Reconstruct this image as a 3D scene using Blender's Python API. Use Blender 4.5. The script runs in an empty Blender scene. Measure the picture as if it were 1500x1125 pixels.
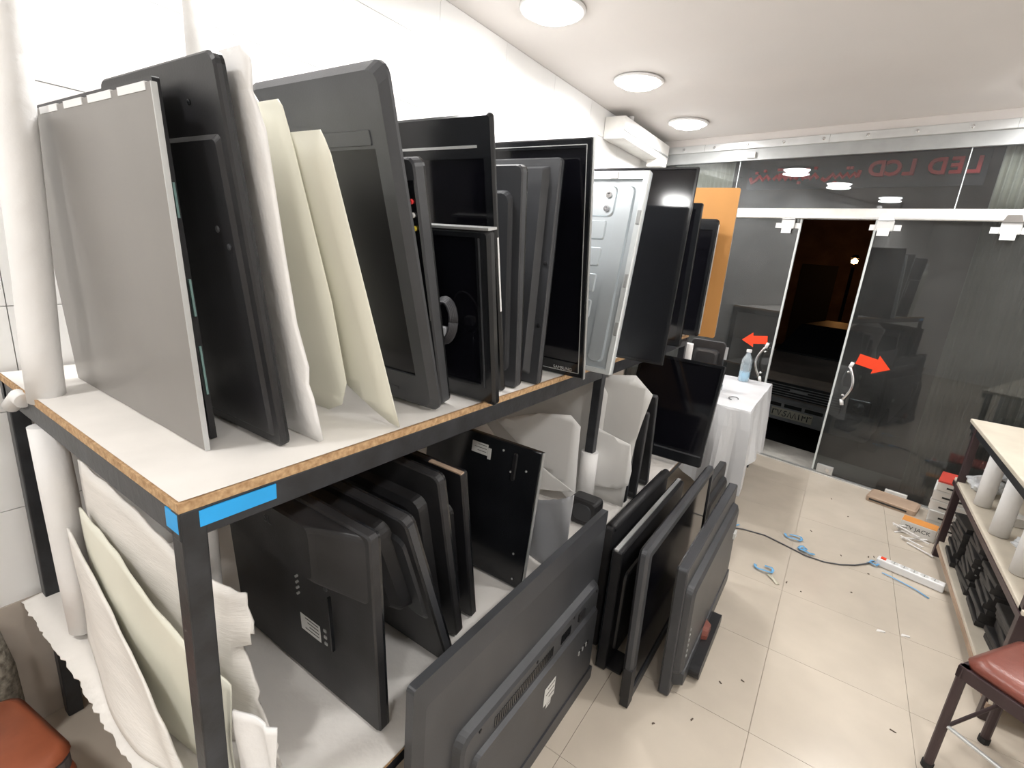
import bpy, bmesh, math, random
from mathutils import Matrix, Vector
random.seed(7)
sc = bpy.context.scene
COL = sc.collection
R = math.radians

# ------------------------------------------------------------------ camera
cd = bpy.data.cameras.new('camera'); cam = bpy.data.objects.new('camera', cd); COL.objects.link(cam)
YAW, PITCH, ROLL, FPX = 0.577, 0.2648, 0.0849, 723.5
cd.sensor_fit = 'HORIZONTAL'; cd.sensor_width = 36.0; cd.lens = 36.0 * FPX / 1500.0; cd.clip_start = 0.02; cd.clip_end = 200
_r = Vector((math.cos(YAW), math.sin(YAW), 0))
_f = Vector((-math.sin(YAW) * math.cos(PITCH), math.cos(YAW) * math.cos(PITCH), -math.sin(PITCH)))
_u = _r.cross(_f)
_r2 = _r * math.cos(ROLL) + _u * math.sin(ROLL); _u2 = _u * math.cos(ROLL) - _r * math.sin(ROLL)
cam.matrix_world = Matrix(((_r2.x, _u2.x, -_f.x, 1.648), (_r2.y, _u2.y, -_f.y, 0.0), (_r2.z, _u2.z, -_f.z, 1.6), (0, 0, 0, 1)))
sc.camera = cam

# ------------------------------------------------------------------ world, exposure
w = bpy.data.worlds.new('night'); sc.world = w; w.use_nodes = True
w.node_tree.nodes['Background'].inputs[0].default_value = (0.010, 0.011, 0.016, 1)
w.node_tree.nodes['Background'].inputs[1].default_value = 0.25
vs = sc.view_settings
vs.view_transform = 'Standard'; vs.look = 'None'; vs.gamma = 1.0; vs.use_curve_mapping = False
vs.exposure = -0.65
LIGHT_W = 23.0                       # watts of each ceiling downlight
ZC = 2.715                           # ceiling height
XW, XR, YB = -0.235, 3.05, -2.4      # left wall, right wall, back wall
ZS, ZL = 1.1655, 0.47                # rack upper and lower shelf surfaces
LIGHTS = [(0.26, 4.42), (0.23, 3.36), (0.2, 2.30), (0.26, 0.95), (0.3, -0.7), (2.36, 4.05), (2.36, 2.1), (2.36, 0.3), (2.3, -1.4)]

# ------------------------------------------------------------------ materials
MATS = {}
def mat(name, col, rough=0.5, metal=0.0, var=0.0, vscale=8.0, bump=0.0, bscale=60.0, emit=None, estr=0.0, coat=0.0, spec=0.5, trans=0.0, alpha=1.0, col2=None, stretch=None):
    if name in MATS: return MATS[name]
    m = bpy.data.materials.new(name); m.use_nodes = True; nt = m.node_tree; b = nt.nodes['Principled BSDF']
    b.inputs['Base Color'].default_value = (*col, 1); b.inputs['Roughness'].default_value = rough; b.inputs['Metallic'].default_value = metal
    b.inputs['Coat Weight'].default_value = coat; b.inputs['Specular IOR Level'].default_value = spec
    b.inputs['Transmission Weight'].default_value = trans; b.inputs['Alpha'].default_value = alpha
    tc = nt.nodes.new('ShaderNodeTexCoord'); src = tc.outputs['Object']
    if stretch:
        mp = nt.nodes.new('ShaderNodeMapping'); mp.inputs['Scale'].default_value = stretch
        nt.links.new(src, mp.inputs['Vector']); src = mp.outputs['Vector']
    if var > 0 or col2:
        n = nt.nodes.new('ShaderNodeTexNoise'); n.inputs['Scale'].default_value = vscale; n.inputs['Detail'].default_value = 5
        nt.links.new(src, n.inputs['Vector'])
        rp = nt.nodes.new('ShaderNodeValToRGB'); rp.color_ramp.elements[0].position = 0.32; rp.color_ramp.elements[1].position = 0.7
        c2 = col2 or tuple(min(1, c * (1 + var)) for c in col); c1 = col if col2 else tuple(c * (1 - var) for c in col)
        rp.color_ramp.elements[0].color = (*c1, 1); rp.color_ramp.elements[1].color = (*c2, 1)
        nt.links.new(n.outputs['Fac'], rp.inputs['Fac']); nt.links.new(rp.outputs['Color'], b.inputs['Base Color'])
    if bump > 0:
        n2 = nt.nodes.new('ShaderNodeTexNoise'); n2.inputs['Scale'].default_value = bscale; n2.inputs['Detail'].default_value = 4
        nt.links.new(src, n2.inputs['Vector'])
        bp = nt.nodes.new('ShaderNodeBump'); bp.inputs['Strength'].default_value = bump; bp.inputs['Distance'].default_value = 0.01
        nt.links.new(n2.outputs['Fac'], bp.inputs['Height']); nt.links.new(bp.outputs['Normal'], b.inputs['Normal'])
    if emit:
        b.inputs['Emission Color'].default_value = (*emit, 1); b.inputs['Emission Strength'].default_value = estr
    MATS[name] = m; return m

def glass_mat(name, tint, dirt_haze, haze_col, rough=0.015):  # diffuse film stands for dirt and the room's hazy reflection, as colour
    m = bpy.data.materials.new(name); m.use_nodes = True; nt = m.node_tree; nt.nodes.remove(nt.nodes['Principled BSDF'])
    out = nt.nodes['Material Output']
    tr = nt.nodes.new('ShaderNodeBsdfTransparent'); tr.inputs[0].default_value = (*tint, 1)
    gl = nt.nodes.new('ShaderNodeBsdfGlossy'); gl.inputs['Roughness'].default_value = rough; gl.inputs[0].default_value = (1, 1, 1, 1)
    df = nt.nodes.new('ShaderNodeBsdfDiffuse'); df.inputs[0].default_value = (*haze_col, 1)
    fr = nt.nodes.new('ShaderNodeFresnel'); fr.inputs[0].default_value = 1.6
    mx = nt.nodes.new('ShaderNodeMixShader'); mx2 = nt.nodes.new('ShaderNodeMixShader')
    tc = nt.nodes.new('ShaderNodeTexCoord'); n = nt.nodes.new('ShaderNodeTexNoise'); n.inputs['Scale'].default_value = 2.2; n.inputs['Detail'].default_value = 6
    nt.links.new(tc.outputs['Object'], n.inputs['Vector'])
    mr = nt.nodes.new('ShaderNodeMapRange'); mr.inputs[1].default_value = 0.3; mr.inputs[2].default_value = 0.75; mr.inputs[3].default_value = dirt_haze * 0.5; mr.inputs[4].default_value = dirt_haze * 1.6
    nt.links.new(n.outputs['Fac'], mr.inputs[0])
    nt.links.new(mr.outputs[0], mx.inputs[0]); nt.links.new(tr.outputs[0], mx.inputs[1]); nt.links.new(df.outputs[0], mx.inputs[2])
    nt.links.new(fr.outputs[0], mx2.inputs[0]); nt.links.new(mx.outputs[0], mx2.inputs[1]); nt.links.new(gl.outputs[0], mx2.inputs[2])
    nt.links.new(mx2.outputs[0], out.inputs[0]); MATS[name] = m; return m

M_WALL = mat('white_wall_tile', (0.83, 0.83, 0.82), 0.35, var=0.02, vscale=3)
M_GROUT = mat('wall_grout', (0.55, 0.54, 0.52), 0.9)
M_WAINS = mat('beige_skirting', (0.50, 0.44, 0.38), 0.5, var=0.08)
M_CEIL = mat('ceiling_paint', (0.66, 0.63, 0.61), 0.85, var=0.02, vscale=2)
M_PLASTER = mat('plaster', (0.74, 0.72, 0.69), 0.8, var=0.04)
M_FLOOR = mat('cream_floor_tile', (0.555, 0.49, 0.41), 0.22, var=0.05, vscale=5, bump=0.02, bscale=12)
M_FGROUT = mat('floor_grout', (0.47, 0.41, 0.34), 0.8)
M_STEEL = mat('black_painted_steel', (0.022, 0.024, 0.028), 0.38, var=0.4, vscale=18, bump=0.08)
M_PART = mat('particle_board', (0.36, 0.21, 0.10), 0.85, col2=(0.60, 0.40, 0.22), vscale=90, bump=0.3, bscale=120)
M_LINER = mat('white_shelf_liner', (0.80, 0.77, 0.73), 0.55, var=0.07, vscale=5, bump=0.1, bscale=14)
M_FOAM = mat('white_pe_foam', (0.82, 0.81, 0.80), 0.7, var=0.04, vscale=7, bump=0.25, bscale=30)
M_FOAMS = mat('foam_sheet', (0.80, 0.77, 0.73), 0.75, var=0.05, vscale=6, bump=0.15, bscale=40, stretch=(1, 1, 6))
M_CREAM = mat('cream_diffuser', (0.82, 0.81, 0.70), 0.5, var=0.03, vscale=3)
M_BLUE = mat('blue_tape', (0.02, 0.36, 0.80), 0.45, var=0.1)
M_BLK = mat('black_plastic', (0.013, 0.013, 0.015), 0.42, var=0.3, vscale=9, bump=0.03, bscale=200)
M_BLKG = mat('gloss_black_plastic', (0.010, 0.011, 0.013), 0.16, var=0.3, vscale=5)
M_GREYB = mat('charcoal_plastic', (0.042, 0.044, 0.049), 0.42, var=0.15, vscale=6, bump=0.05, bscale=250)
M_DARKG = mat('dusty_dark_plastic', (0.019, 0.019, 0.021), 0.5, var=0.5, vscale=7, bump=0.05, bscale=180)
M_SCR = mat('black_screen', (0.004, 0.004, 0.006), 0.09, spec=0.5)
M_SCRM = mat('matte_screen', (0.006, 0.006, 0.008), 0.20, spec=0.35)
M_GREYP = mat('grey_reflector_panel', (0.245, 0.232, 0.218), 0.36, metal=0.25, var=0.06, vscale=3)
M_EDGE = mat('pale_metal_edge', (0.55, 0.56, 0.56), 0.35, metal=0.6)
M_SILV = mat('galvanised_silver', (0.60, 0.65, 0.68), 0.33, metal=0.55, var=0.05, vscale=4)
M_SILVB = mat('bright_zinc', (0.72, 0.76, 0.77), 0.35, metal=0.4, var=0.04)
M_CHROME = mat('chrome', (0.75, 0.76, 0.78), 0.14, metal=1.0)
M_ALU = mat('aluminium_rail', (0.60, 0.61, 0.61), 0.35, metal=0.5, var=0.08, vscale=6)
M_ALUD = mat('grey_channel', (0.36, 0.37, 0.37), 0.45, metal=0.3, var=0.08)
M_WMET = mat('white_painted_metal', (0.72, 0.71, 0.68), 0.4, var=0.08, vscale=9)
M_GLASS = glass_mat('door_glass', (0.42, 0.45, 0.46), 0.045, (0.55, 0.57, 0.57))
M_GLASST = glass_mat('transom_glass', (0.72, 0.75, 0.77), 0.030, (0.55, 0.57, 0.60))
M_GEDGE = mat('glass_edge', (0.62, 0.66, 0.66), 0.25)
M_RED = mat('red_sticker', (0.85, 0.055, 0.010), 0.5)
M_SIGN = mat('red_sign_acrylic', (0.95, 0.06, 0.06), 0.4)
M_GATE = mat('cream_gate_slat', (0.66, 0.62, 0.50), 0.5, var=0.1, vscale=10)
M_ORANGE = mat('orange_board', (0.68, 0.33, 0.10), 0.6, var=0.04, vscale=4)
M_LABEL = mat('paper_label', (0.62, 0.62, 0.60), 0.6)
M_INK = mat('black_ink', (0.02, 0.02, 0.02), 0.6)
M_CLOTH = mat('white_plastic_cloth', (0.72, 0.73, 0.75), 0.3, var=0.05, vscale=4, bump=0.1, bscale=9)
M_MAROON = mat('maroon_vinyl', (0.20, 0.062, 0.045), 0.32, var=0.15, vscale=5, bump=0.08, bscale=90)
M_BROWN = mat('brown_steel', (0.045, 0.026, 0.028), 0.4, var=0.2)
M_WOODR = mat('red_brown_vinyl', (0.30, 0.085, 0.040), 0.38, var=0.3, vscale=6)
M_DKBAND = mat('stool_shade_and_sign_board', (0.10, 0.085, 0.085), 0.8, var=0.2, vscale=20)  # shadow tone of the stool's seat side, also used for the sign board
M_SPECK = mat('speckled_rug', (0.10, 0.085, 0.065), 0.95, col2=(0.36, 0.33, 0.27), vscale=60, bump=0.5, bscale=90)
M_CARD = mat('brown_cardboard', (0.40, 0.29, 0.21), 0.75, var=0.12, vscale=8)
M_WBOX = mat('white_carton', (0.66, 0.64, 0.60), 0.6, var=0.05)
M_REDP = mat('red_print', (0.55, 0.06, 0.04), 0.6)
M_ORP = mat('orange_print', (0.66, 0.27, 0.06), 0.6)
M_BAG = mat('clear_bag', (0.62, 0.64, 0.66), 0.22, var=0.15, vscale=22, bump=0.4, bscale=30)
M_BAGB = mat('blue_grey_parts', (0.22, 0.28, 0.42), 0.3, var=0.35, vscale=25, bump=0.4, bscale=40)
M_TEAL = mat('teal_print', (0.22, 0.36, 0.34), 0.6)
M_TTOP = mat('cream_table_top', (0.66, 0.60, 0.50), 0.4, var=0.07, vscale=7)
M_SLAB = mat('black_slab', (0.022, 0.021, 0.021), 0.5, var=0.5, vscale=25)
M_STRIP = mat('white_abs', (0.80, 0.80, 0.80), 0.35)
M_CABLE = mat('dark_cable', (0.03, 0.03, 0.035), 0.5)
M_CABLEG = mat('grey_cable', (0.10, 0.10, 0.11), 0.5)
M_PBLUE = mat('blue_strapping', (0.16, 0.42, 0.72), 0.35)
M_DEB = mat('dark_debris', (0.12, 0.09, 0.07), 0.8)
M_DEBW = mat('pale_debris', (0.72, 0.70, 0.68), 0.7)
M_CAR = mat('dull_car_paint', (0.34, 0.29, 0.25), 0.4, var=0.2, vscale=3)
M_CARD2 = mat('car_black_trim', (0.02, 0.02, 0.022), 0.45)
M_BUMP = mat('car_bumper', (0.42, 0.43, 0.44), 0.5, var=0.2)
M_PLATE = mat('number_plate', (0.75, 0.72, 0.60), 0.5)
M_TYRE = mat('tyre', (0.015, 0.015, 0.015), 0.8)
M_ASPH = mat('asphalt', (0.035, 0.035, 0.037), 0.9, var=0.3, vscale=40, bump=0.3)
M_STONE = mat('threshold_stone', (0.52, 0.50, 0.46), 0.5, var=0.12, vscale=12)
M_BRICK = mat('far_wall_render', (0.20, 0.13, 0.09), 0.9, var=0.3, vscale=2)
M_LAMP = mat('downlight_diffuser', (1, 1, 1), 0.5, emit=(1.0, 0.985, 0.97), estr=55.0)
M_SODIUM = mat('street_lamp_bulb', (1, 0.8, 0.5), 0.5, emit=(1.0, 0.55, 0.2), estr=25.0)
M_FILM = mat('grey_film', (0.40, 0.41, 0.43), 0.22, var=0.12, vscale=4)
M_PAPERG = mat('grey_white_sheet', (0.62, 0.61, 0.59), 0.6, var=0.04, vscale=4)
M_PAPERW = mat('bright_white_sheet', (0.80, 0.79, 0.77), 0.6, var=0.03, vscale=4)
M_WATER = mat('blue_liquid', (0.35, 0.68, 0.88), 0.1)
def clear_mat():
    m = bpy.data.materials.new('bottle_plastic'); m.use_nodes = True; nt = m.node_tree; nt.nodes.remove(nt.nodes['Principled BSDF'])
    tr = nt.nodes.new('ShaderNodeBsdfTransparent'); tr.inputs[0].default_value = (0.86, 0.92, 0.95, 1)
    gl = nt.nodes.new('ShaderNodeBsdfGlossy'); gl.inputs['Roughness'].default_value = 0.08
    df = nt.nodes.new('ShaderNodeBsdfDiffuse'); df.inputs[0].default_value = (0.75, 0.85, 0.92, 1)
    a = nt.nodes.new('ShaderNodeMixShader'); a.inputs[0].default_value = 0.3; b = nt.nodes.new('ShaderNodeMixShader')
    lw = nt.nodes.new('ShaderNodeLayerWeight'); lw.inputs[0].default_value = 0.35
    nt.links.new(tr.outputs[0], a.inputs[1]); nt.links.new(df.outputs[0], a.inputs[2]); nt.links.new(lw.outputs['Facing'], b.inputs[0])
    nt.links.new(a.outputs[0], b.inputs[1]); nt.links.new(gl.outputs[0], b.inputs[2]); nt.links.new(b.outputs[0], nt.nodes['Material Output'].inputs[0])
    return m
M_CLEAR = clear_mat()

# ------------------------------------------------------------------ mesh helpers
class MB:
    def __init__(s): s.v = []; s.f = []
    def add(s, vs_, fs):
        o = len(s.v); s.v += [tuple(p) for p in vs_]; s.f += [tuple(i + o for i in q) for q in fs]; return s
    def box(s, x0, x1, y0, y1, z0, z1):
        p = [(x0, y0, z0), (x1, y0, z0), (x1, y1, z0), (x0, y1, z0), (x0, y0, z1), (x1, y0, z1), (x1, y1, z1), (x0, y1, z1)]
        return s.add(p, [(0, 3, 2, 1), (4, 5, 6, 7), (0, 1, 5, 4), (1, 2, 6, 5), (2, 3, 7, 6), (3, 0, 4, 7)])
    def loft(s, loops, cap=True):
        n = len(loops[0]); vs_ = [p for l in loops for p in l]; fs = []
        for k in range(len(loops) - 1):
            for i in range(n):
                j = (i + 1) % n; fs.append((k * n + i, k * n + j, (k + 1) * n + j, (k + 1) * n + i))
        if cap: fs += [tuple(range(n))[::-1], tuple((len(loops) - 1) * n + i for i in range(n))]
        return s.add(vs_, fs)
    def prism(s, poly, a, b, axis='y'):      # poly in the two other axes
        def P(u, v, t): return {'y': (u, t, v), 'z': (u, v, t), 'x': (t, u, v)}[axis]
        return s.loft([[P(u, v, a) for u, v in poly], [P(u, v, b) for u, v in poly]])
    def cyl(s, p0, p1, r0, r1=None, n=14, cap=True):
        return s.tube([p0, p1], [r0, r0 if r1 is None else r1], n, cap)
    def tube(s, pts, r, n=10, cap=True):
        pts = [Vector(p) for p in pts]; rr = r if isinstance(r, (list, tuple)) else [r] * len(pts); loops = []
        up = None
        for i, p in enumerate(pts):
            t = (pts[min(i + 1, len(pts) - 1)] - pts[max(i - 1, 0)]).normalized()
            if up is None: up = Vector((0, 0, 1)) if abs(t.z) < 0.9 else Vector((1, 0, 0))
            a = t.cross(up).normalized(); up = a.cross(t).normalized()
            loops.append([tuple(p + (a * math.cos(2 * math.pi * k / n) + up * math.sin(2 * math.pi * k / n)) * rr[i]) for k in range(n)])
        return s.loft(loops, cap)
    def lathe(s, prof, c=(0, 0, 0), n=24):
        return s.loft([[(c[0] + r * math.cos(2 * math.pi * k / n), c[1] + r * math.sin(2 * math.pi * k / n), c[2] + z) for k in range(n)] for r, z in prof])
    def grid(s, fn, nu, nv):
        vs_ = [fn(i / nu, j / nv) for j in range(nv + 1) for i in range(nu + 1)]; k = nu + 1
        return s.add(vs_, [(j * k + i, j * k + i + 1, (j + 1) * k + i + 1, (j + 1) * k + i) for j in range(nv) for i in range(nu)])
    def mesh(s, name, m, smooth=False):
        me = bpy.data.meshes.new(name); me.from_pydata(s.v, [], s.f)
        bm = bmesh.new(); bm.from_mesh(me); bmesh.ops.recalc_face_normals(bm, faces=bm.faces); bm.to_mesh(me); bm.free()
        me.materials.append(m)
        if smooth: me.polygons.foreach_set('use_smooth', [True] * len(me.polygons))
        return me
    def build(s, name, m, parent=None, smooth=False, bevel=0.0, solid=0.0, auto=False):
        o = bpy.data.objects.new(name, s.mesh(name, m, smooth)); COL.objects.link(o)
        if parent is not None: o.parent = parent
        if solid: md = o.modifiers.new('solid', 'SOLIDIFY'); md.thickness = solid; md.offset = 0
        if bevel: md = o.modifiers.new('bevel', 'BEVEL'); md.width = bevel; md.segments = 2; md.limit_method = 'ANGLE'; md.angle_limit = R(40)
        return o
def tag(o, label=None, cat=None, group=None, kind=None):
    if label: o['label'] = label
    if cat: o['category'] = cat
    if group: o['group'] = group
    if kind: o['kind'] = kind
    return o
def empty(name, label=None, cat=None, M=None, group=None):
    o = bpy.data.objects.new(name, None); COL.objects.link(o); o.empty_display_size = 0.05
    if M is not None: o.matrix_world = M
    return tag(o, label, cat, group)
def stand_matrix(x, y, z, lean=0.0, yaw=0.0, roll=0.0):
    # local X runs back from the front edge, local Y faces the viewer side, local Z climbs the panel
    X = Vector((-math.cos(yaw), -math.sin(yaw), 0)); N = Vector((-math.sin(yaw), math.cos(yaw), 0))
    Z = Vector((0, 0, 1)) * math.cos(lean) + N * math.sin(lean)
    X, Z = X * math.cos(roll) + Z * math.sin(roll), Z * math.cos(roll) - X * math.sin(roll)
    Y = Z.cross(X)
    return Matrix(((X.x, Y.x, Z.x, x), (X.y, Y.y, Z.y, y), (X.z, Y.z, Z.z, z), (0, 0, 0, 1)))
def rr(x0, z0, x1, z1, r, y, k=4):            # rounded rectangle loop in a panel plane
    r = max(min(r, (x1 - x0) / 2 - 1e-4, (z1 - z0) / 2 - 1e-4), 1e-4); out = []
    for cx, cz, a0 in ((x1 - r, z1 - r, 0), (x0 + r, z1 - r, 90), (x0 + r, z0 + r, 180), (x1 - r, z0 + r, 270)):
        for i in range(k + 1):
            a = R(a0 + 90 * i / k); out.append((cx + r * math.cos(a), y, cz + r * math.sin(a)))
    return out
def frame(mb, w, h, l, r_, b, t, y0, y1, rad=0.008, cham=0.004):   # bezel ring: y1 is the visible face
    lo = [rr(0, 0, w, h, rad, y0), rr(0, 0, w, h, rad, y1 - cham), rr(cham, cham, w - cham, h - cham, rad, y1),
          rr(l, b, w - r_, h - t, 0.001, y1), rr(l, b, w - r_, h - t, 0.001, y1 - 0.008), rr(l, b, w - r_, h - t, 0.001, y0)]
    lo.append(lo[0]); mb.loft(lo, cap=False); return mb
def text_mesh(txt, size, depth, m, name='lettering', shear=0.0):
    cu = bpy.data.curves.new('t', 'FONT'); cu.body = txt; cu.size = size; cu.extrude = depth; cu.offset = size * 0.03 if depth > 0.01 else 0.0; cu.align_x = 'CENTER'; cu.align_y = 'CENTER'; cu.resolution_u = 3
    o = bpy.data.objects.new('t', cu); COL.objects.link(o); dg = bpy.context.evaluated_depsgraph_get()
    me = bpy.data.meshes.new_from_object(o.evaluated_get(dg)); bpy.data.objects.remove(o); bpy.data.curves.remove(cu)
    me.name = name; me.materials.clear(); me.materials.append(m); return me
def put_text(txt, size, m, parent, M, name='lettering', depth=0.0006):
    o = bpy.data.objects.new(name, text_mesh(txt, size, depth, m, name)); COL.objects.link(o)
    o.parent = parent; o.matrix_local = M; return o
def facing_y(x, y, z):       # text lying in a panel plane, read from +Y with X running left
    return Matrix(((-1, 0, 0, x), (0, 0, 1, y), (0, 1, 0, z), (0, 0, 0, 1)))

# ------------------------------------------------------------------ the room
def clip(poly, n, d):        # keep n.p <= d
    out = []
    for i, p in enumerate(poly):
        q = poly[(i + 1) % len(poly)]; a = n[0] * p[0] + n[1] * p[1] - d; b = n[0] * q[0] + n[1] * q[1] - d
        if a <= 0: out.append(p)
        if a * b < 0: t = a / (a - b); out.append((p[0] + (q[0] - p[0]) * t, p[1] + (q[1] - p[1]) * t))
    return out
SFN = Vector((0.1978, 1, 0)).normalized(); SFU = Vector((1, -0.1978, 0)).normalized(); SF0 = Vector((2, 4.6743, 0))
sf_d = SFN.dot(SF0)
def sfy(x): return 4.6743 - 0.1978 * (x - 2)
fl = tag(MB().prism([(XW, YB), (XR, YB), (XR, sfy(XR) + 0.12), (XW, sfy(XW) + 0.12)], -0.5, -0.005, 'z').build('floor', M_FGROUT), kind='structure')
T = 0.5
for i in range(-4, 4):
    for j in range(-10, 6):
        x0, y0 = 1.68 + i * T, 2.2 + j * T
        p = [(max(x0, XW), y0), (min(x0 + T, XR), y0), (min(x0 + T, XR), y0 + T), (max(x0, XW), y0 + T)]
        p = [(max(min(a, XR), XW), max(b, YB)) for a, b in p]
        p = clip(p, (SFN.x, SFN.y), sf_d - 0.04)
        if len(p) < 3 or max(a for a, b in p) - min(a for a, b in p) < 0.02: continue
        cx = sum(a for a, b in p) / len(p); cy = sum(b for a, b in p) / len(p)
        q = [(cx + (a - cx) * 0.9968, cy + (b - cy) * 0.9968) for a, b in p]
        MB().prism(q, -0.006, random.uniform(-0.0006, 0.0), 'z').build('floor_tile', M_FLOOR, fl)
ce = tag(MB().prism([(XW, YB), (XR, YB), (XR, sfy(XR) + 0.1), (XW, sfy(XW) + 0.1)], ZC, ZC + 0.1, 'z').build('ceiling', M_CEIL), kind='structure')
wl = tag(MB().box(XW - 0.12, XW - 0.008, YB, 5.2, -0.5, ZC + 0.1).build('wall_left', M_GROUT), kind='structure')
zt = [0.45, 0.75, 1.045, 1.34, 1.635, 1.925, 2.215, 2.51, ZC]
tm = {}
for j in range(len(zt) - 1):
    for i in range(14):
        y0 = YB + i * 0.55 - (0.0 if j % 2 else 0.0); y1 = min(y0 + 0.55, 5.13)
        key = (round(y1 - y0, 3), j)
        if key not in tm: tm[key] = MB().box(-0.012, 0, 0.0012, y1 - y0 - 0.0012, 0.0012, zt[j + 1] - zt[j] - 0.0012).mesh('wall_tile', M_WALL)
        o = bpy.data.objects.new('wall_tile', tm[key]); COL.objects.link(o); o.parent = wl; o.location = (XW, y0, zt[j])
tag(MB().box(XW - 0.01, XW + 0.004, YB, 5.13, 0, 0.45).build('baseboard_left', M_WAINS), kind='structure')
tag(MB().box(XR, XR + 0.12, YB, sfy(XR) + 0.1, -0.5, ZC + 0.1).build('wall_right', M_PLASTER), kind='structure')
tag(MB().box(XW - 0.12, XR + 0.12, YB - 0.12, YB, -0.5, ZC + 0.1).build('wall_back', M_PLASTER), kind='structure')

# ------------------------------------------------------------------ storefront (local frame: x along the glass, y outwards)
SFM = Matrix(((SFU.x, SFN.x, 0, SF0.x), (SFU.y, SFN.y, 0, SF0.y), (0, 0, 1, 0), (0, 0, 0, 1)))
def sfloc(o): o.matrix_world = SFM; return o
UL, UR = -2.30, 1.06
sfloc(tag(MB().box(UL, UR, -0.03, 0.2, 2.655, ZC + 0.02).build('wall_front', M_CEIL), kind='structure'))
tr = sfloc(tag(MB().box(UL, UR, -0.045, 0.03, 2.595, 2.655).build('trim_1', M_ALU, bevel=0.004), kind='structure'))
MB().box(UL, UR, -0.025, 0.03, 2.505, 2.595).build('channel', M_ALUD, tr)
for k in range(11):
    u = UL + 0.35 + k * 0.29
    MB().lathe([(0.012, 0), (0.012, 0.004), (0.007, 0.008)], n=10).build('bolt', M_CHROME, tr).matrix_local = Matrix.Translation((u, -0.045, 2.625)) @ Matrix.Rotation(R(90), 4, 'X')
for u in (-1.75, -0.75, 0.3):
    MB().box(u - 0.0015, u + 0.0015, -0.047, -0.044, 2.596, 2.654).build('joint', M_ALUD, tr)
MB().box(-1.36, -1.29, -0.05, -0.026, 2.52, 2.565).build('clip', M_STRIP, tr)
wt = sfloc(tag(empty('window_1'), kind='structure'))
for a, b in ((UL, -1.422), (-1.418, 0.106), (0.110, UR)):
    MB().box(a, b, 0.0, 0.008, 2.112, 2.51).build('pane', M_GLASST, wt)
for u in (-1.42, 0.108): MB().box(u - 0.003, u + 0.003, -0.001, 0.009, 2.112, 2.51).build('seam', M_GEDGE, wt)
tr2 = sfloc(tag(MB().box(UL, UR, -0.05, 0.02, 2.035, 2.112).build('trim_2', M_WMET, bevel=0.006), kind='structure'))
MB().box(UL, UR, -0.056, -0.05, 2.04, 2.052).build('lip', M_ALU, tr2)
th = sfloc(tag(MB().box(UL, UR, -0.06, 0.45, -0.5, 0.006).build('trim_3', M_STONE, bevel=0.004), kind='structure'))
MB().box(UL, UR, -0.045, -0.025, 0.006, 0.014).build('floor_track', M_ALUD, th)

def door(name, u0, u1, yoff, edge_u):
    d = sfloc(tag(empty(name), kind='structure'))
    MB().box(u0, u1, yoff, yoff + 0.010, 0.02, 2.05).build('glass_pane', M_GLASS, d)
    MB().box(edge_u - 0.007, edge_u + 0.007, yoff - 0.003, yoff + 0.013, 0.02, 2.04).build('edge_strip', M_GEDGE, d)
    return d
def hanger(d, u, y):
    h = MB().box(u - 0.052, u + 0.052, y - 0.02, y - 0.002, 1.955, 2.03).build('hanger', M_ALU, d, bevel=0.006)
    MB().prism([(u - 0.05, 2.03), (u + 0.05, 2.03), (u + 0.035, 2.075), (u - 0.035, 2.075)], y - 0.03, y - 0.006).build('roller_housing', M_CHROME, h)
    MB().box(u - 0.04, u + 0.035, y - 0.0215, y - 0.0195, 1.92, 1.975).build('paper_sticker', M_STRIP, h)
    for s in (-1, 1): MB().box(u + s * 0.075 - 0.022, u + s * 0.075 + 0.022, y - 0.004, y - 0.002, 1.96, 2.0).build('pad', M_STRIP, h)
def handle(d, u, z, y, s):
    pts = [(u - 0.05 * s * math.sin(math.pi * t) , y - 0.035 - 0.02 * math.sin(math.pi * t), z - 0.14 + 0.28 * t) for t in [i / 12 for i in range(13)]]
    hb = MB().tube(pts, 0.011, 10).build('handle', M_CHROME, d, smooth=True)
    pts2 = [(u + 0.04 * s * math.sin(math.pi * t), y + 0.045, z - 0.14 + 0.28 * t) for t in [i / 12 for i in range(13)]]
    MB().tube(pts2, 0.011, 10).build('handle_outer_bar', M_CHROME, hb, smooth=True)
    for t in (0.16, 0.84):
        MB().cyl((u, y - 0.045, z - 0.14 + 0.28 * t), (u, y + 0.055, z - 0.14 + 0.28 * t), 0.009).build('standoff', M_CHROME, hb, smooth=True)
    for q in (0, 1):
        zz = z - 0.14 + 0.28 * q; dz = 0.035 * (1 if q else -1)
        MB().cyl((u, y - 0.035, zz - dz * 0.3), (u + 0.012, y - 0.035, zz + dz), 0.013).build('end_cap', M_STRIP, hb, smooth=True)
def arrow(name, label, tail, tip, y, hw, hh):
    a = Vector(tail); b = Vector(tip); d = (b - a).normalized(); n = Vector((-d.y, d.x)); L = (b - a).length; m = a + d * L * 0.55
    P = [a + n * hw, m + n * hw, m + n * hh, b, m - n * hh, m - n * hw, a - n * hw]
    o = MB().prism([(p.x, p.y) for p in P], y - 0.0015, y - 0.0005).build(name, M_RED)
    sfloc(o); return tag(o, label, 'sticker')
d1 = door('door_1', UL + 0.06, -0.824, -0.012, -0.828)
hanger(d1, -0.92, -0.012); handle(d1, -0.875, 0.825, -0.012, 1)
d2 = door('door_2', -0.312, 0.86, -0.030, -0.309)
hanger(d2, -0.25, -0.030); hanger(d2, 0.42, -0.030); handle(d2, -0.23, 0.795, -0.030, -1)
MB().box(-0.28, -0.16, -0.045, -0.018, 0.015, 0.085).build('floor_lock', M_ALU, d2, bevel=0.004)
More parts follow.
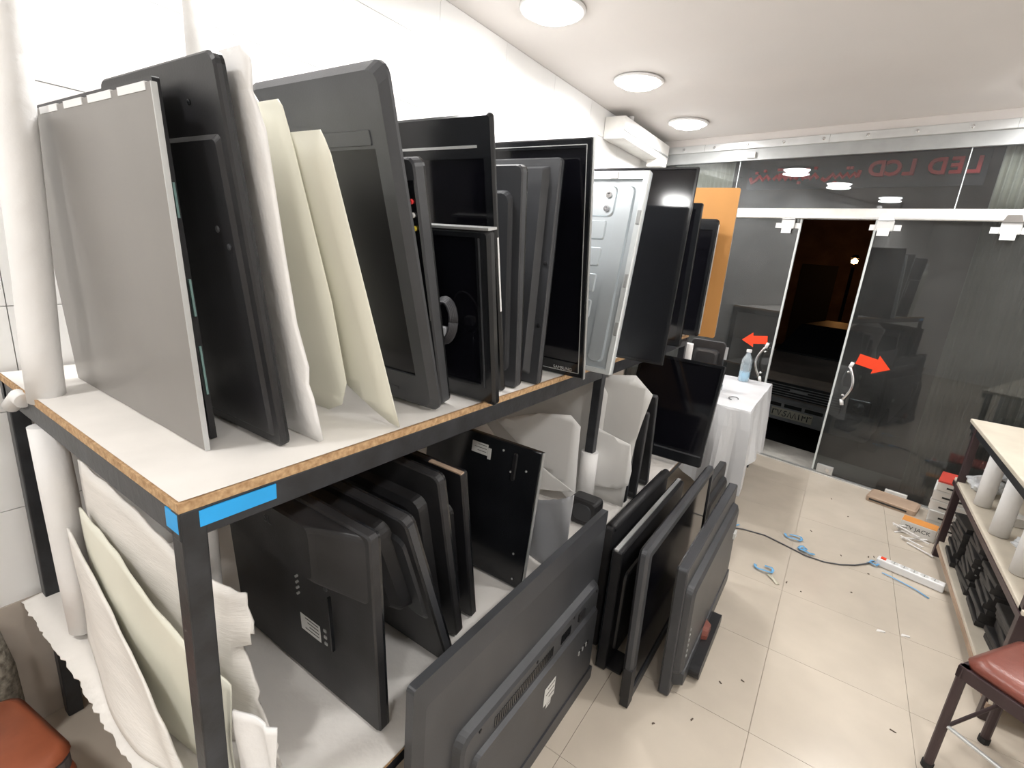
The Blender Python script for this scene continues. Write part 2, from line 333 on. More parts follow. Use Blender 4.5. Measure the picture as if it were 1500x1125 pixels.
MB().lathe([(0.016, 0), (0.016, 0.006), (0.009, 0.006)], n=14).build('lock_cylinder', M_CHROME, d2).matrix_local = Matrix.Translation((-0.2, -0.045, 0.05)) @ Matrix.Rotation(R(90), 4, 'X')
MB().box(0.2, 0.34, -0.05, -0.018, 0.012, 0.05).build('floor_guide', M_WMET, d2, bevel=0.004)
arrow('arrow_sticker', 'red arrow sticker pointing left, above the water bottle on the glass', (-0.885, 1.02), (-1.10, 0.985), -0.012, 0.036, 0.066)
arrow('arrow_sticker', 'red arrow sticker pointing right on the glass door, beside its handle', (-0.20, 1.0), (0.018, 0.96), -0.030, 0.042, 0.075)

def folding_gate(name, label, u0, u1, y, n):
    g = sfloc(empty(name, label, 'gate', group='folding gates'))
    st = (u1 - u0) / n
    me = MB().prism([(0, 0), (st * 0.5, 0.03), (st, 0), (st * 0.86, -0.006), (st * 0.5, 0.02), (st * 0.14, -0.006)], 0.03, 2.60, 'z').mesh('slat', M_GATE)
    for k in range(n):
        o = bpy.data.objects.new('slat', me); COL.objects.link(o); o.parent = g; o.location = (u0 + k * st, y, 0)
    MB().box(u0, u1, y + 0.02, y + 0.026, 0.9, 0.93).build('cross_bar', M_ALUD, g)
folding_gate('folding_gate', 'cream folding gate bunched outside the glass beside the left wall', -2.24, -1.50, 0.10, 18)
folding_gate('folding_gate', 'cream folding gate bunched outside the glass above the right workbench', 0.27, 1.02, 0.10, 17)

# red shop sign outside, seen from behind
sg = sfloc(empty('shop_sign', 'red raised shop lettering outside above the glass doors, seen from behind', 'sign'))
def sign_letters(txt, u, size):
    o = bpy.data.objects.new('letter', text_mesh(txt, size, 0.02, M_SIGN, 'letter')); COL.objects.link(o); o.parent = sg
    o.matrix_local = Matrix(((-1, 0, 0, u), (0, 0, 1, 0.20), (0, 1, 0, 2.425), (0, 0, 0, 1)))
for ch, u in (('L', 0.135), ('E', 0.035), ('D', -0.075), ('L', -0.235), ('C', -0.335), ('D', -0.44)):
    sign_letters(ch, u, 0.15)
def script_word(u0, strokes, dots):
    m = MB()
    for s in strokes: m.tube([(u0 - a, 0.20, 2.375 + b) for a, b in s], 0.0155, 6)
    for a, b in dots: m.box(u0 - a - 0.011, u0 - a + 0.011, 0.188, 0.212, 2.375 + b, 2.375 + b + 0.02)
    m.build('letter', M_SIGN, sg)
def teeth(L, n, amp, up=0.0): return [(L * i / (2 * n), (amp if i % 2 else 0) + up) for i in range(2 * n + 1)]
script_word(-0.56, [teeth(0.20, 4, 0.03), [(0, 0.0), (-0.01, 0.05)], [(0.20, 0), (0.225, -0.02), (0.25, 0.0)]], [(0.05, 0.06), (0.075, 0.06), (0.15, -0.045)])
script_word(-0.84, [teeth(0.17, 3, 0.035), [(0.09, 0), (0.09, 0.085)], [(0.17, 0), (0.18, 0.05)]], [(0.03, 0.07), (0.14, -0.04)])
script_word(-1.04, [teeth(0.15, 3, 0.03), [(0.05, 0), (0.07, 0.055), (0.10, 0.045), (0.10, 0)]], [(0.03, 0.06), (0.09, 0.07), (0.115, 0.07)])
script_word(-1.22, [teeth(0.12, 2, 0.035), [(0.12, 0), (0.15, -0.02), (0.17, 0.02)]], [(0.05, 0.065), (0.12, 0.05)])
MB().box(-1.42, 0.20, 0.222, 0.235, 2.30, 2.55).build('back_board', M_DKBAND, sg)

# ------------------------------------------------------------------ downlights
for i, (x, y) in enumerate(LIGHTS):
    where = ['nearest the glass front above the rack', 'third from the back over the rack', 'over the middle of the rack', 'over the near end of the rack', 'behind the viewer over the left side',
             'nearest the glass front above the workbench', 'over the middle of the workbench', 'over the near end of the workbench', 'behind the viewer over the right side'][i]
    L = empty('ceiling_downlight', 'round white domed ceiling light ' + where, 'light', Matrix.Translation((x, y, ZC)), 'ceiling downlights')
    MB().lathe([(0.150, -0.001), (0.160, -0.008), (0.155, -0.018), (0.138, -0.020), (0.134, -0.004)], n=32).build('trim_ring', M_STRIP, L, smooth=True)
    MB().lathe([(0.0005, -0.052), (0.06, -0.049), (0.105, -0.038), (0.132, -0.016), (0.132, -0.005), (0.0005, -0.005)], n=32).build('diffuser', M_LAMP, L, smooth=True)  # wide, deep dome: the glare round each lamp is built into its size
    ld = bpy.data.lights.new('downlight', 'AREA'); ld.shape = 'DISK'; ld.size = 0.26; ld.energy = LIGHT_W; ld.color = (1.0, 0.985, 0.965); ld.spread = R(175)
    lo = bpy.data.objects.new('downlight_beam', ld); COL.objects.link(lo); lo.parent = L; lo.location = (0, 0, -0.06)

# ------------------------------------------------------------------ the big rack on the left
XF, Y0, Y1 = 0.832, 0.305, 3.32
rk = empty('storage_rack', 'long black steel storage rack with white lined shelves along the left wall', 'rack')
def post(x, y, z0, z1, s=0.02):
    return MB().box(x - s, x + s, y - s, y + s, z0, z1).build('post', M_STEEL, rk, bevel=0.003)
for y in (0.327, 1.99, 3.29): post(XF - 0.02, y, 0, ZS - 0.02)
for y in (0.327, 1.99, 3.29): post(-0.195, y, 0, ZS - 0.02)
ub = MB().box(-0.215, XF, Y0, Y1, ZS - 0.02, ZS - 0.003).build('upper_shelf', M_PART, rk)
# crumpled white lining sheet, set in from the board's edge
def liner(u, v):
    x = -0.21 + u * (XF - 0.004 + 0.21); y = Y0 + 0.004 + v * (Y1 - Y0 - 0.01)
    return (x, y, ZS - 0.0006 + 0.0012 * math.sin(31 * u + 3 * v) * math.sin(17 * v * 3))
MB().grid(liner, 40, 60).build('lining_sheet', M_LINER, ub, smooth=True)
MB().box(XF - 0.03, XF - 0.002, Y0, Y1, ZS - 0.075, ZS - 0.021).build('front_beam', M_STEEL, rk, bevel=0.003)
MB().box(-0.215, XF - 0.002, Y0 + 0.002, Y0 + 0.03, ZS - 0.075, ZS - 0.021).build('end_beam', M_STEEL, rk, bevel=0.003)
MB().box(-0.215, -0.19, Y0, Y1, ZS - 0.075, ZS - 0.021).build('rear_beam', M_STEEL, rk)
MB().box(-0.215, XF - 0.03, Y1 - 0.03, Y1, ZS - 0.075, ZS - 0.021).build('end_beam', M_STEEL, rk)
tag(MB().box(XF - 0.0015, XF + 0.0012, Y0 + 0.03, Y0 + 0.165, ZS - 0.056, ZS - 0.026).build('tape', M_BLUE, rk), 'bright blue tape on front beam')
tag(MB().box(XF - 0.05, XF - 0.006, Y0 - 0.0002, Y0 + 0.002, ZS - 0.06, ZS - 0.024).build('tape', M_BLUE, rk), 'short blue tape on end beam')
lb = MB().box(-0.215, 1.005, Y0 - 0.03, Y1, ZL - 0.03, ZL - 0.012).build('lower_shelf', M_PART, rk)
def liner2(u, v):
    x = -0.212 + u * 1.224; y = 0.262 + v * (Y1 - 0.262)
    jag = random.uniform(-0.004, 0.004) + 0.003 * math.sin(x * 9)
    if v == 0: y += jag
    return (x, y, ZL - 0.008 + 0.004 * math.sin(14 * u + 2 * v) * math.sin(9 * v * 3) - (0.006 if v == 0 else 0))
MB().grid(liner2, 90, 60).build('lining_sheet', M_FOAMS, lb, smooth=True, solid=0.004)
MB().box(0.96, 1.0, Y0, Y1, ZL - 0.07, ZL - 0.031).build('front_beam', M_STEEL, rk)
def foam_sleeve(pts, r, name='foam_sleeve', parent=None, hollow=True):
    m = MB(); n = 18; pts = [Vector(p) for p in pts]
    m.tube(pts, [r * random.uniform(0.97, 1.03) for _ in pts], n)
    return m.build(name, M_FOAM, parent, smooth=False)
def smooth_by_angle(o):
    o.data.polygons.foreach_set('use_smooth', [len(p.vertices) == 4 for p in o.data.polygons])
    return o
# foam-wrapped uprights in the middle of the rack
up1 = MB().tube([(0.074, 0.333, ZL), (0.074, 0.333, ZS), (0.15, 0.352, 2.0), (0.20, 0.365, ZC - 0.005)], 0.016, 12).build('post', M_STEEL, rk)
smooth_by_angle(foam_sleeve([(0.077, 0.333, ZS - 0.015), (0.085, 0.335, ZS + 0.12), (0.105, 0.339, 1.45), (0.133, 0.346, 1.8), (0.162, 0.355, 2.1), (0.19, 0.362, 2.6)], 0.037, parent=up1))
smooth_by_angle(foam_sleeve([(0.074, 0.333, ZL + 0.012), (0.072, 0.331, 0.66), (0.064, 0.329, 0.9), (0.052, 0.327, ZS - 0.085)], 0.037, parent=up1))
smooth_by_angle(foam_sleeve([(0.03, 0.300, ZS - 0.022), (0.0, 0.297, ZS - 0.016), (-0.045, 0.290, ZS - 0.05)], 0.018, 'torn_foam', up1))
up2 = MB().tube([(0.074, 0.756, ZS), (0.074, 0.756, ZC - 0.005)], 0.016, 12).build('post', M_STEEL, rk)
smooth_by_angle(foam_sleeve([(0.074, 0.756, 1.5), (0.074, 0.756, 2.0), (0.076, 0.757, 2.62)], 0.036, parent=up2))
up3 = MB().tube([(0.50, 0.475, ZL), (0.50, 0.475, ZS - 0.02)], 0.014, 12).build('post', M_STEEL, rk)
smooth_by_angle(foam_sleeve([(0.50, 0.475, ZL + 0.01), (0.50, 0.475, 0.8), (0.50, 0.475, 1.13)], 0.032, parent=up3))
smooth_by_angle(foam_sleeve([(XF - 0.02, 1.99, 0.735), (XF - 0.018, 1.988, 0.62), (XF - 0.02, 1.99, 0.50)], 0.039, parent=rk))
smooth_by_angle(foam_sleeve([(XF - 0.0, 3.345, 1.10), (XF + 0.0, 3.345, 1.02), (XF, 3.345, 0.93)], 0.034, parent=rk))

# ------------------------------------------------------------------ televisions
def screws(root, pts, y, m=M_BLKG, r=0.005):
    for x, z in pts:
        o = MB().lathe([(r, 0), (r, 0.002), (r * 0.5, 0.003)], n=8).build('screw', m, root)
        o.matrix_local = Matrix.Translation((x, y, z)) @ Matrix.Rotation(R(-90), 4, 'X')
def vents(root, x0, x1, z0, z1, n, y, m=M_BLKG):
    mb = MB(); st = (x1 - x0) / n
    for k in range(n): mb.box(x0 + k * st, x0 + k * st + st * 0.55, y - 0.002, y + 0.0012, z0, z1)
    tag(mb.build('vent_slots', m, root), kind='stuff')
def tv_front(label, P, w, h, t, bez, fm=M_BLKG, sm=M_SCR, rad=0.01, name='television', cham=0.004, inner=None):
    x, y, z, lean = P[:4]; root = empty(name, label, 'television', stand_matrix(x, y, z, lean, *(P[4:])))
    l, r_, b, tp = bez
    frame(MB(), w, h, l, r_, b, tp, -t * 0.45, 0, rad, cham).build('bezel', fm, root)
    MB().box(l - 0.002, w - r_ + 0.002, -0.012, -0.006, b - 0.002, h - tp + 0.002).build('screen', sm, root)
    MB().loft([rr(0.004, 0.004, w - 0.004, h - 0.004, rad, -t * 0.45), rr(0.01, 0.01, w - 0.01, h - 0.01, rad, -t * 0.62), rr(w * 0.16, h * 0.12, w * 0.84, h * 0.86, rad, -t)]).build('back_cover', M_BLK, root)
    if inner:
        g = inner
        mb = MB(); frame(mb, w - 2 * g, h - 2 * g, 0.0025, 0.0025, 0.0025, 0.0025, 0.0, 0.0012, 0.003, 0.0003)
        o = mb.build('trim_line', M_EDGE, root); o.location = (g, 0, g)
    return root
def tv_back(label, P, w, h, t, steps, bm_=M_BLK, rad=0.012, name='television', edge=0.012):
    # steps: list of (x0, z0, x1, z1, height) raised tiers on the back
    x, y, z, lean = P[:4]; root = empty(name, label, 'television', stand_matrix(x, y, z, lean, *(P[4:])))
    MB().loft([rr(0, 0, w, h, rad, -t), rr(0, 0, w, h, rad, -0.004), rr(0.004, 0.004, w - 0.004, h - 0.004, rad, 0.0)]).build('back_cover', bm_, root)
    base = 0.0
    for (x0, z0, x1, z1, hh) in steps:
        g = min(0.03, hh * 0.8)
        MB().loft([rr(x0, z0, x1, z1, 0.03, base - 0.001), rr(x0 + g * 0.3, z0 + g * 0.3, x1 - g * 0.3, z1 - g * 0.3, 0.03, base + hh * 0.7),
                   rr(x0 + g, z0 + g, x1 - g, z1 - g, 0.025, base + hh)]).build('rear_housing', bm_, root)
        base += hh
    MB().loft([rr(0.01, 0.01, w - 0.01, h - 0.01, rad, -t - 0.004), rr(0.006, 0.006, w - 0.006, h - 0.006, rad, -t + 0.001)]).build('screen', M_SCR, root)
    frame(MB(), w, h, edge, edge, edge, edge, -t - 0.006, -t + 0.001, rad, 0.001).build('bezel', M_BLKG, root)
    return root
def jacks(root, pts, y, r=0.006):
    for x, z, m in pts:
        j = MB().lathe([(r, 0), (r, 0.006), (r * 0.55, 0.006), (r * 0.55, 0.001)], n=12).build('jack', m, root)
        j.matrix_local = Matrix.Translation((x, y, z)) @ Matrix.Rotation(R(-90), 4, 'X')
def label_plate(root, x0, x1, z0, z1, y, lines=4):
    p = MB().box(x0, x1, y, y + 0.0008, z0, z1).build('paper_label', M_LABEL, root)
    mb = MB()
    for k in range(lines):
        zz = z1 - (k + 0.7) * (z1 - z0) / (lines + 0.6)
        mb.box(x0 + (x1 - x0) * 0.08, x0 + (x1 - x0) * random.uniform(0.5, 0.92), y + 0.0006, y + 0.0012, zz, zz + (z1 - z0) * 0.05)
    mb.build('print_lines', M_INK, p)
M_YEL = mat('yellow_jack', (0.7, 0.55, 0.05), 0.4)

# --- upper shelf, from the near end towards the door
gp = empty('reflector_panel', 'bare grey screen panel leaning against the foam-wrapped upright at the near end', 'panel', stand_matrix(0.66, 0.428, ZS + 0.001, -0.052))
MB().box(0, 0.70, -0.006, 0, 0, 0.645).build('sheet', M_GREYP, gp)
MB().box(-0.003, 0.0, -0.008, 0.001, 0, 0.645).build('edge_strip', M_EDGE, gp)
for a, b in ((0.02, 0.13), (0.16, 0.27), (0.30, 0.40), (0.44, 0.55), (0.57, 0.68)):
    MB().box(a, b, -0.007, 0.0012, 0.634, 0.647).build('tape_tab', M_STRIP, gp)
bp = empty('screen_panel', 'thin black screen panel with circuit strip, tucked behind the grey panel', 'panel', stand_matrix(0.612, 0.462, ZS + 0.001, -0.070))
MB().loft([rr(0, 0, 0.64, 0.665, 0.004, -0.012), rr(0, 0, 0.64, 0.665, 0.004, 0)]).build('panel_body', M_BLK, bp)
for z0, z1, x0 in ((0.10, 0.20, -0.004), (0.26, 0.33, -0.006), (0.44, 0.50, -0.004)):
    MB().box(x0, 0.0, -0.008, -0.004, z0, z1).build('circuit_tab', M_TEAL, bp)
t = tv_back('large black television back with a plain flat cover, beside the white foam sheet', (0.752, 0.535, ZS + 0.001, -0.127), 0.46, 0.702, 0.012, [], M_BLK, 0.02)
MB().loft([rr(0.02, 0.02, 0.45, 0.585, 0.01, -0.001), rr(0.03, 0.03, 0.44, 0.575, 0.01, 0.006)]).build('rear_housing', M_BLK, t)
screws(t, [(0.10, 0.635), (0.3, 0.635)], 0.001); screws(t, [(0.075, 0.43), (0.045, 0.40)], 0.007, M_GREYB, 0.006)

def outline_sheet(name, label, P, poly, m, thick=0.004, cat='sheet', bow=0.0, group=None, parts=None):
    # polygon in the panel plane, triangulated on a strip grid so that it can bow
    x, y, z, lean = P[:4]
    xs = [p[0] for p in poly]; zs = [p[1] for p in poly]
    bm = bmesh.new(); vs_ = [bm.verts.new((a, 0, b)) for a, b in poly]; bm.faces.new(vs_)
    for k in range(1, 12):
        zz = min(zs) + (max(zs) - min(zs)) * k / 12
        bmesh.ops.bisect_plane(bm, geom=bm.verts[:] + bm.edges[:] + bm.faces[:], plane_co=(0, 0, zz), plane_no=(0, 0, 1))
    for k in range(1, 8):
        xx = min(xs) + (max(xs) - min(xs)) * k / 8
        bmesh.ops.bisect_plane(bm, geom=bm.verts[:] + bm.edges[:] + bm.faces[:], plane_co=(xx, 0, 0), plane_no=(1, 0, 0))
    H = max(zs) - min(zs); W = max(xs) - min(xs)
    for v in bm.verts:
        q = (v.co.z - min(zs)) / H; s = (v.co.x - min(xs)) / W
        v.co.y += bow * math.sin(math.pi * q) * (0.4 + 0.6 * s)
    me = bpy.data.meshes.new(name); bm.to_mesh(me); bm.free(); me.materials.append(m)
    me.polygons.foreach_set('use_smooth', [True] * len(me.polygons))
    o = bpy.data.objects.new(name, me); COL.objects.link(o); o.matrix_world = stand_matrix(x, y, z, lean, *(P[4:]))
    md = o.modifiers.new('solid', 'SOLIDIFY'); md.thickness = thick; md.offset = 0
    return tag(o, label, cat, group)
outline_sheet('foam_sheet', 'tall white foam sheet with ragged edge right of the flat black back', (0.772, 0.612, ZS + 0.002, -0.170),
    [(0, 0), (0.004, 0.10), (0.012, 0.13), (0.0, 0.17), (0.012, 0.26), (0.006, 0.40), (0.0, 0.5), (-0.006, 0.60), (0.012, 0.66), (0.0, 0.70), (0.012, 0.722), (0.45, 0.722), (0.45, 0)], M_FOAM, 0.010, bow=0.004)
outline_sheet('diffuser_sheet', 'cream plastic diffuser sheet with a stepped corner, directly behind the white foam sheet', (0.728, 0.752, ZS + 0.002, -0.262),
    [(0.02, 0.10), (0.0, 0.30), (0.0, 0.62), (0.004, 0.672), (0.012, 0.684), (0.075, 0.684), (0.085, 0.70), (0.44, 0.70), (0.44, 0.0), (0.12, 0.0), (0.06, 0.03)], M_CREAM, 0.003, bow=-0.001)
outline_sheet('diffuser_sheet', 'cream plastic diffuser sheet with a curved lower edge, in front of the thick-framed television', (0.823, 0.790, ZS + 0.002, -0.311),
    [(0, 0), (0, 0.60), (0.006, 0.625), (0.012, 0.64), (0.42, 0.64), (0.42, 0.36), (0.30, 0.24), (0.225, 0.14), (0.155, 0.075), (0.08, 0.028), (0.03, 0.004)], M_CREAM, 0.003, bow=-0.001)

bt = tv_front('largest television on the rack, thick charcoal frame and rounded corner, behind the cream sheets', (0.819, 0.925, ZS + 0.001, -0.264), 0.48, 0.79, 0.052, (0.055, 0.04, 0.10, 0.155), M_GREYB, M_SCRM, 0.03, cham=0.016)
MB().loft([rr(0.06, 0.64, 0.45, 0.672, 0.003, -0.005), rr(0.062, 0.642, 0.448, 0.670, 0.003, 0.003)]).build('speaker_strip', M_GREYB, bt)
MB().box(0.13, 0.20, -0.0005, 0.0012, 0.045, 0.053).build('brand_bar', M_GREYB, bt)
a7 = tv_back('slim television edge showing a column of red, white and yellow video jacks', (0.785, 0.985, ZS + 0.001, -0.222), 0.42, 0.628, 0.030, [], M_GREYB, 0.02)
MB().box(0.004, 0.030, -0.001, 0.003, 0.25, 0.58).build('jack_strip', M_BLKG, a7)
jacks(a7, [(0.017, 0.535, M_SIGN), (0.017, 0.505, M_STRIP), (0.017, 0.475, M_YEL)], 0.003)
cb = MB()
for k in range(5):
    cb.tube([(0.755 + (0.030 + 0.003 * k) * math.cos(a), 1.000 + 0.003 * k, 1.40 + (0.050 + 0.003 * k) * math.sin(a)) for a in [2 * math.pi * i / 20 for i in range(21)]], 0.0045, 6)
cbl = tag(cb.build('power_cable', M_CABLE, None, smooth=True), 'coiled black power cable hanging beside the jack column television', 'cable')
MB().box(0.742, 0.772, 0.995, 1.015, 1.36, 1.385).build('plug', M_FILM, cbl, bevel=0.004)
MB().tube([(0.757, 1.005, 1.362), (0.76, 1.003, 1.33), (0.755, 1.0, 1.30)], 0.003, 6).build('plug_pins', M_CHROME, cbl)

t9 = tv_front('short dark television with a worn pale top edge, half as tall as its neighbours', (0.884, 1.094, ZS + 0.001, -0.174), 0.32, 0.482, 0.05, (0.045, 0.03, 0.06, 0.02), M_BLKG, M_SCR, 0.012, cham=0.008)
MB().box(0.0, 0.32, -0.035, 0.001, 0.480, 0.486).build('worn_edge', M_EDGE, t9)
MB().box(0.030, 0.034, -0.001, 0.0022, 0.05, 0.46).build('frame_ridge', M_GREYB, t9)
t8 = tv_front('tall black television with pale line under its top, behind the short dark one', (0.812, 1.236, ZS + 0.001, -0.199), 0.46, 0.775, 0.028, (0.030, 0.03, 0.04, 0.105), M_BLKG, M_SCR, 0.012, cham=0.006)
MB().box(0.05, 0.45, -0.0005, 0.0014, 0.695, 0.702).build('trim_line', M_EDGE, t8)
MB().box(-0.0012, 0.0005, -0.010, -0.004, 0.26, 0.47).build('edge_strip', M_STRIP, t8)
ta = tv_back('narrow charcoal television back squeezed between the tall screen and the vented back', (0.822, 1.296, ZS + 0.001, -0.100), 0.40, 0.668, 0.022, [(0.03, 0.05, 0.37, 0.60, 0.012)], M_GREYB, 0.02)
tb = tv_back('charcoal television back with two rows of vent slots near its top', (0.84, 1.398, ZS + 0.001, 0.016), 0.38, 0.715, 0.018, [], M_GREYB, 0.012)
MB().loft([rr(0.035, 0.03, 0.26, 0.69, 0.006, -0.001), rr(0.05, 0.045, 0.245, 0.68, 0.006, 0.022)]).build('rear_housing', M_GREYB, tb)
vents(tb, 0.12, 0.21, 0.615, 0.650, 14, 0.0225); vents(tb, 0.12, 0.21, 0.550, 0.585, 14, 0.0225)
screws(tb, [(0.018, 0.40), (0.018, 0.2), (0.07, 0.66), (0.23, 0.66)], 0.002, M_BLK, 0.007)
tc_ = tv_front('glossy black television with thin pale outline and small maker name at its lower corner', (0.912, 1.598, ZS + 0.001, -0.175), 0.46, 0.79, 0.035, (0.022, 0.022, 0.055, 0.028), M_BLKG, M_SCR, 0.008, inner=0.018)
put_text('SAMSUNG', 0.017, M_EDGE, tc_, facing_y(0.085, 0.0006, 0.028))
MB().box(-0.0025, 0.0, -0.012, 0.0, 0.0, 0.79).build('edge_strip', M_EDGE, tc_)

# bare metal chassis
sv = empty('metal_chassis', 'silver stamped-metal television chassis standing between two black screens', 'chassis', stand_matrix(0.963, 1.735, ZS + 0.005, 0.161))
sw, sh = 0.44, 0.752
MB().loft([rr(0, 0, sw, sh, 0.006, -0.012), rr(0, 0, sw, sh, 0.006, -0.002), rr(0.004, 0.004, sw - 0.004, sh - 0.004, 0.006, 0.0)]).build('back_plate', M_SILV, sv)
fm = MB(); frame(fm, sw, sh, 0.022, 0.02, 0.018, 0.03, -0.001, 0.014, 0.006, 0.004); fm.build('flange', M_SILVB, sv)
MB().loft([rr(0.045, 0.04, 0.11, 0.70, 0.02, -0.001), rr(0.05, 0.045, 0.105, 0.695, 0.02, 0.010)]).build('rib', M_SILV, sv)
for z0 in (0.10, 0.20, 0.30, 0.40, 0.50):
    MB().loft([rr(0.135, z0, 0.41, z0 + 0.072, 0.008, -0.001), rr(0.140, z0 + 0.004, 0.405, z0 + 0.068, 0.008, 0.006)]).build('pressed_panel', M_SILV, sv)
MB().loft([rr(0.115, 0.585, 0.41, 0.70, 0.02, -0.001), rr(0.12, 0.59, 0.405, 0.695, 0.02, 0.007)]).build('pressed_panel', M_SILV, sv)
jacks(sv, [(0.145, 0.665, M_CHROME), (0.145, 0.615, M_CHROME), (0.25, 0.655, M_CHROME)], 0.007, 0.012)
screws(sv, [(0.25, 0.54), (0.25, 0.44), (0.27, 0.34), (0.26, 0.24), (0.28, 0.14)], 0.006, M_ALUD, 0.004)
for z0 in (0.15, 0.33, 0.56): MB().box(0.004, 0.018, 0.013, 0.018, z0, z0 + 0.05).build('clip', M_ALUD, sv, bevel=0.002)
for x0 in (0.12, 0.30): MB().box(x0, x0 + 0.03, 0.010, 0.018, sh - 0.03, sh - 0.004).build('clip', M_BLK if x0 > 0.2 else M_STRIP, sv)

t13 = tv_front('bare glossy black screen reflecting a ceiling light, right of the silver chassis', (1.045, 2.097, ZS + 0.006, 0.086, 0.0404), 0.46, 0.81, 0.02, (0.010, 0.010, 0.012, 0.008), M_BLKG, M_SCR, 0.004, cham=0.002, name='screen_panel')
t13['category'] = 'panel'
t14 = tv_front('slim black television standing between the bare reflecting screen and the narrow one', (0.945, 2.70, ZS + 0.001, -0.03), 0.42, 0.735, 0.04, (0.03, 0.03, 0.03, 0.03), M_BLKG, M_SCR, 0.01)
t14b = tv_front('narrow black television with a pale scratched side edge, next to the orange board', (0.93, 3.14, ZS + 0.012, 0.015), 0.42, 0.69, 0.04, (0.028, 0.03, 0.03, 0.06), M_BLKG, M_SCR, 0.02, cham=0.008)
MB().box(-0.003, 0.0, -0.018, -0.002, 0.02, 0.66).build('edge_strip', M_EDGE, t14b)
ob = empty('orange_board', 'plain orange-brown board standing at the door end of the rack', 'board', stand_matrix(0.995, 3.285, ZS + 0.001, -0.055))
MB().loft([rr(0, 0, 0.42, 0.885, 0.012, -0.010), rr(0, 0, 0.42, 0.885, 0.012, 0)]).build('board_face', M_ORANGE, ob)
MB().box(-0.0012, 0.0002, -0.0095, -0.0005, 0.012, 0.873).build('cut_edge', M_CARD, ob)

# --- lower shelf
t1 = tv_back('nearest black television back on the lower shelf, with jacks and a white paper label', (0.954, 0.627, ZL + 0.002, -0.068), 0.60, 0.545, 0.022, [], M_DARKG, 0.012)
MB().loft([rr(0.012, 0.365, 0.59, 0.538, 0.02, -0.001), rr(0.13, 0.385, 0.565, 0.533, 0.02, 0.038), rr(0.145, 0.395, 0.55, 0.53, 0.02, 0.045)]).build('rear_housing', M_DARKG, t1)
label_plate(t1, 0.205, 0.285, 0.150, 0.200, 0.0006)
jacks(t1, [(0.28, 0.315 - 0.017 * k, M_EDGE) for k in range(4)], 0.0005, 0.0035)
for z0 in (0.225, 0.205, 0.185): MB().box(0.180, 0.190, 0.0, 0.002, z0 - 0.03, z0 - 0.022).build('port', M_EDGE, t1)
MB().box(0.150, 0.154, 0, 0.008, 0.16, 0.32).build('connector_ridge', M_BLKG, t1)
screws(t1, [(0.165, 0.335)], 0.001, M_GREYB, 0.007)
put_text('SL', 0.03, M_GREYB, t1, facing_y(0.30, 0.0455, 0.49), 'moulded_mark')
t2 = tv_back('dusty black television back leaning steeply, second on the lower shelf', (0.945, 0.878, ZL + 0.002, -0.335), 0.52, 0.558, 0.024, [(0.06, 0.22, 0.46, 0.53, 0.05)], M_DARKG, 0.02)
MB().loft([rr(0.02, 0.18, 0.10, 0.50, 0.03, -0.001), rr(0.028, 0.20, 0.095, 0.485, 0.025, 0.006)]).build('dusty_recess', M_GREYB, t2)
for k in range(3): MB().box(0.17 + 0.05 * k, 0.19 + 0.05 * k, 0.05, 0.062, 0.46, 0.51).build('socket', M_GREYB, t2)
MB().box(-0.003, 0.0, -0.022, -0.004, 0.02, 0.54).build('edge_strip', M_GREYB, t2)
t3 = tv_back('black television back with chamfered top, third on the lower shelf', (0.90, 0.968, ZL + 0.002, -0.209), 0.52, 0.577, 0.022, [(0.05, 0.06, 0.48, 0.50, 0.035)], M_DARKG, 0.02)
t4 = tv_back('thin black television back with a pale dented top, fourth on the lower shelf', (0.88, 1.061, ZL + 0.002, -0.177), 0.48, 0.537, 0.018, [(0.04, 0.04, 0.44, 0.42, 0.014)], M_BLK, 0.008)
MB().box(0.0, 0.12, -0.012, 0.002, 0.535, 0.539).build('worn_edge', M_CARD, t4)
t5 = tv_back('glossy black panel back with a white barcode sticker near its top, under the shelf', (0.93, 1.268, ZL + 0.002, 0.108), 0.50, 0.498, 0.014, [], M_BLKG, 0.004)
label_plate(t5, 0.215, 0.285, 0.425, 0.465, 0.0006, 3); MB().box(0.20, 0.214, 0.0, 0.0012, 0.415, 0.455).build('paper_label', M_LABEL, t5)
MB().loft([rr(0.090, 0.37, 0.108, 0.47, 0.008, -0.001), rr(0.093, 0.374, 0.105, 0.466, 0.006, 0.006)]).build('bracket', M_BLK, t5)
screws(t5, [(0.05, 0.42), (0.10, 0.44), (0.11, 0.40), (0.15, 0.465), (0.05, 0.12), (0.04, 0.03)], 0.001, M_EDGE, 0.004)
MB().box(-0.003, 0.0, -0.014, 0.0, 0.0, 0.498).build('edge_strip', M_EDGE, t5)

# sheets standing at the near end of the lower shelf
def path_sheet(name, label, cols, zbot, m, thick=0.005, jag=None, flare=0.0, cat='sheet', nv=14):
    # cols: (x, y, z_top) along the sheet
    n = 36; n_len = (abs(cols[-1][0] - cols[0][0]) - 0.1) * 5 if abs(cols[-1][0] - cols[0][0]) > 0.1 else 0.0
    def at(u):
        s = u * (len(cols) - 1); i = min(int(s), len(cols) - 2); f = s - i
        return [cols[i][k] + (cols[i + 1][k] - cols[i][k]) * f for k in range(3)]
    def fn(u, v):
        x, y, zt_ = at(u); z = zbot + (zt_ - zbot) * v
        e = 0.0
        if jag and u > 0.8: e = jag(z) * (u - 0.8) / 0.2
        return (x + e, y - flare * (1 - v) ** 2 * math.sin(math.pi * min(1, u * 1.1)) + 0.004 * math.sin(9 * u + 5 * v), z + (0.003 * math.sin(40 * u) * min(1, n_len) if v == 1 else 0))
    o = MB().grid(fn, n, nv).build(name, m, None, smooth=True, solid=thick)
    return tag(o, label, cat)
def jagA(z): return 0.010 * math.sin(z * 50) + 0.006 * math.sin(z * 110) + (0.62 - z) * 0.45 * (1 if z < 0.75 else 0.3)
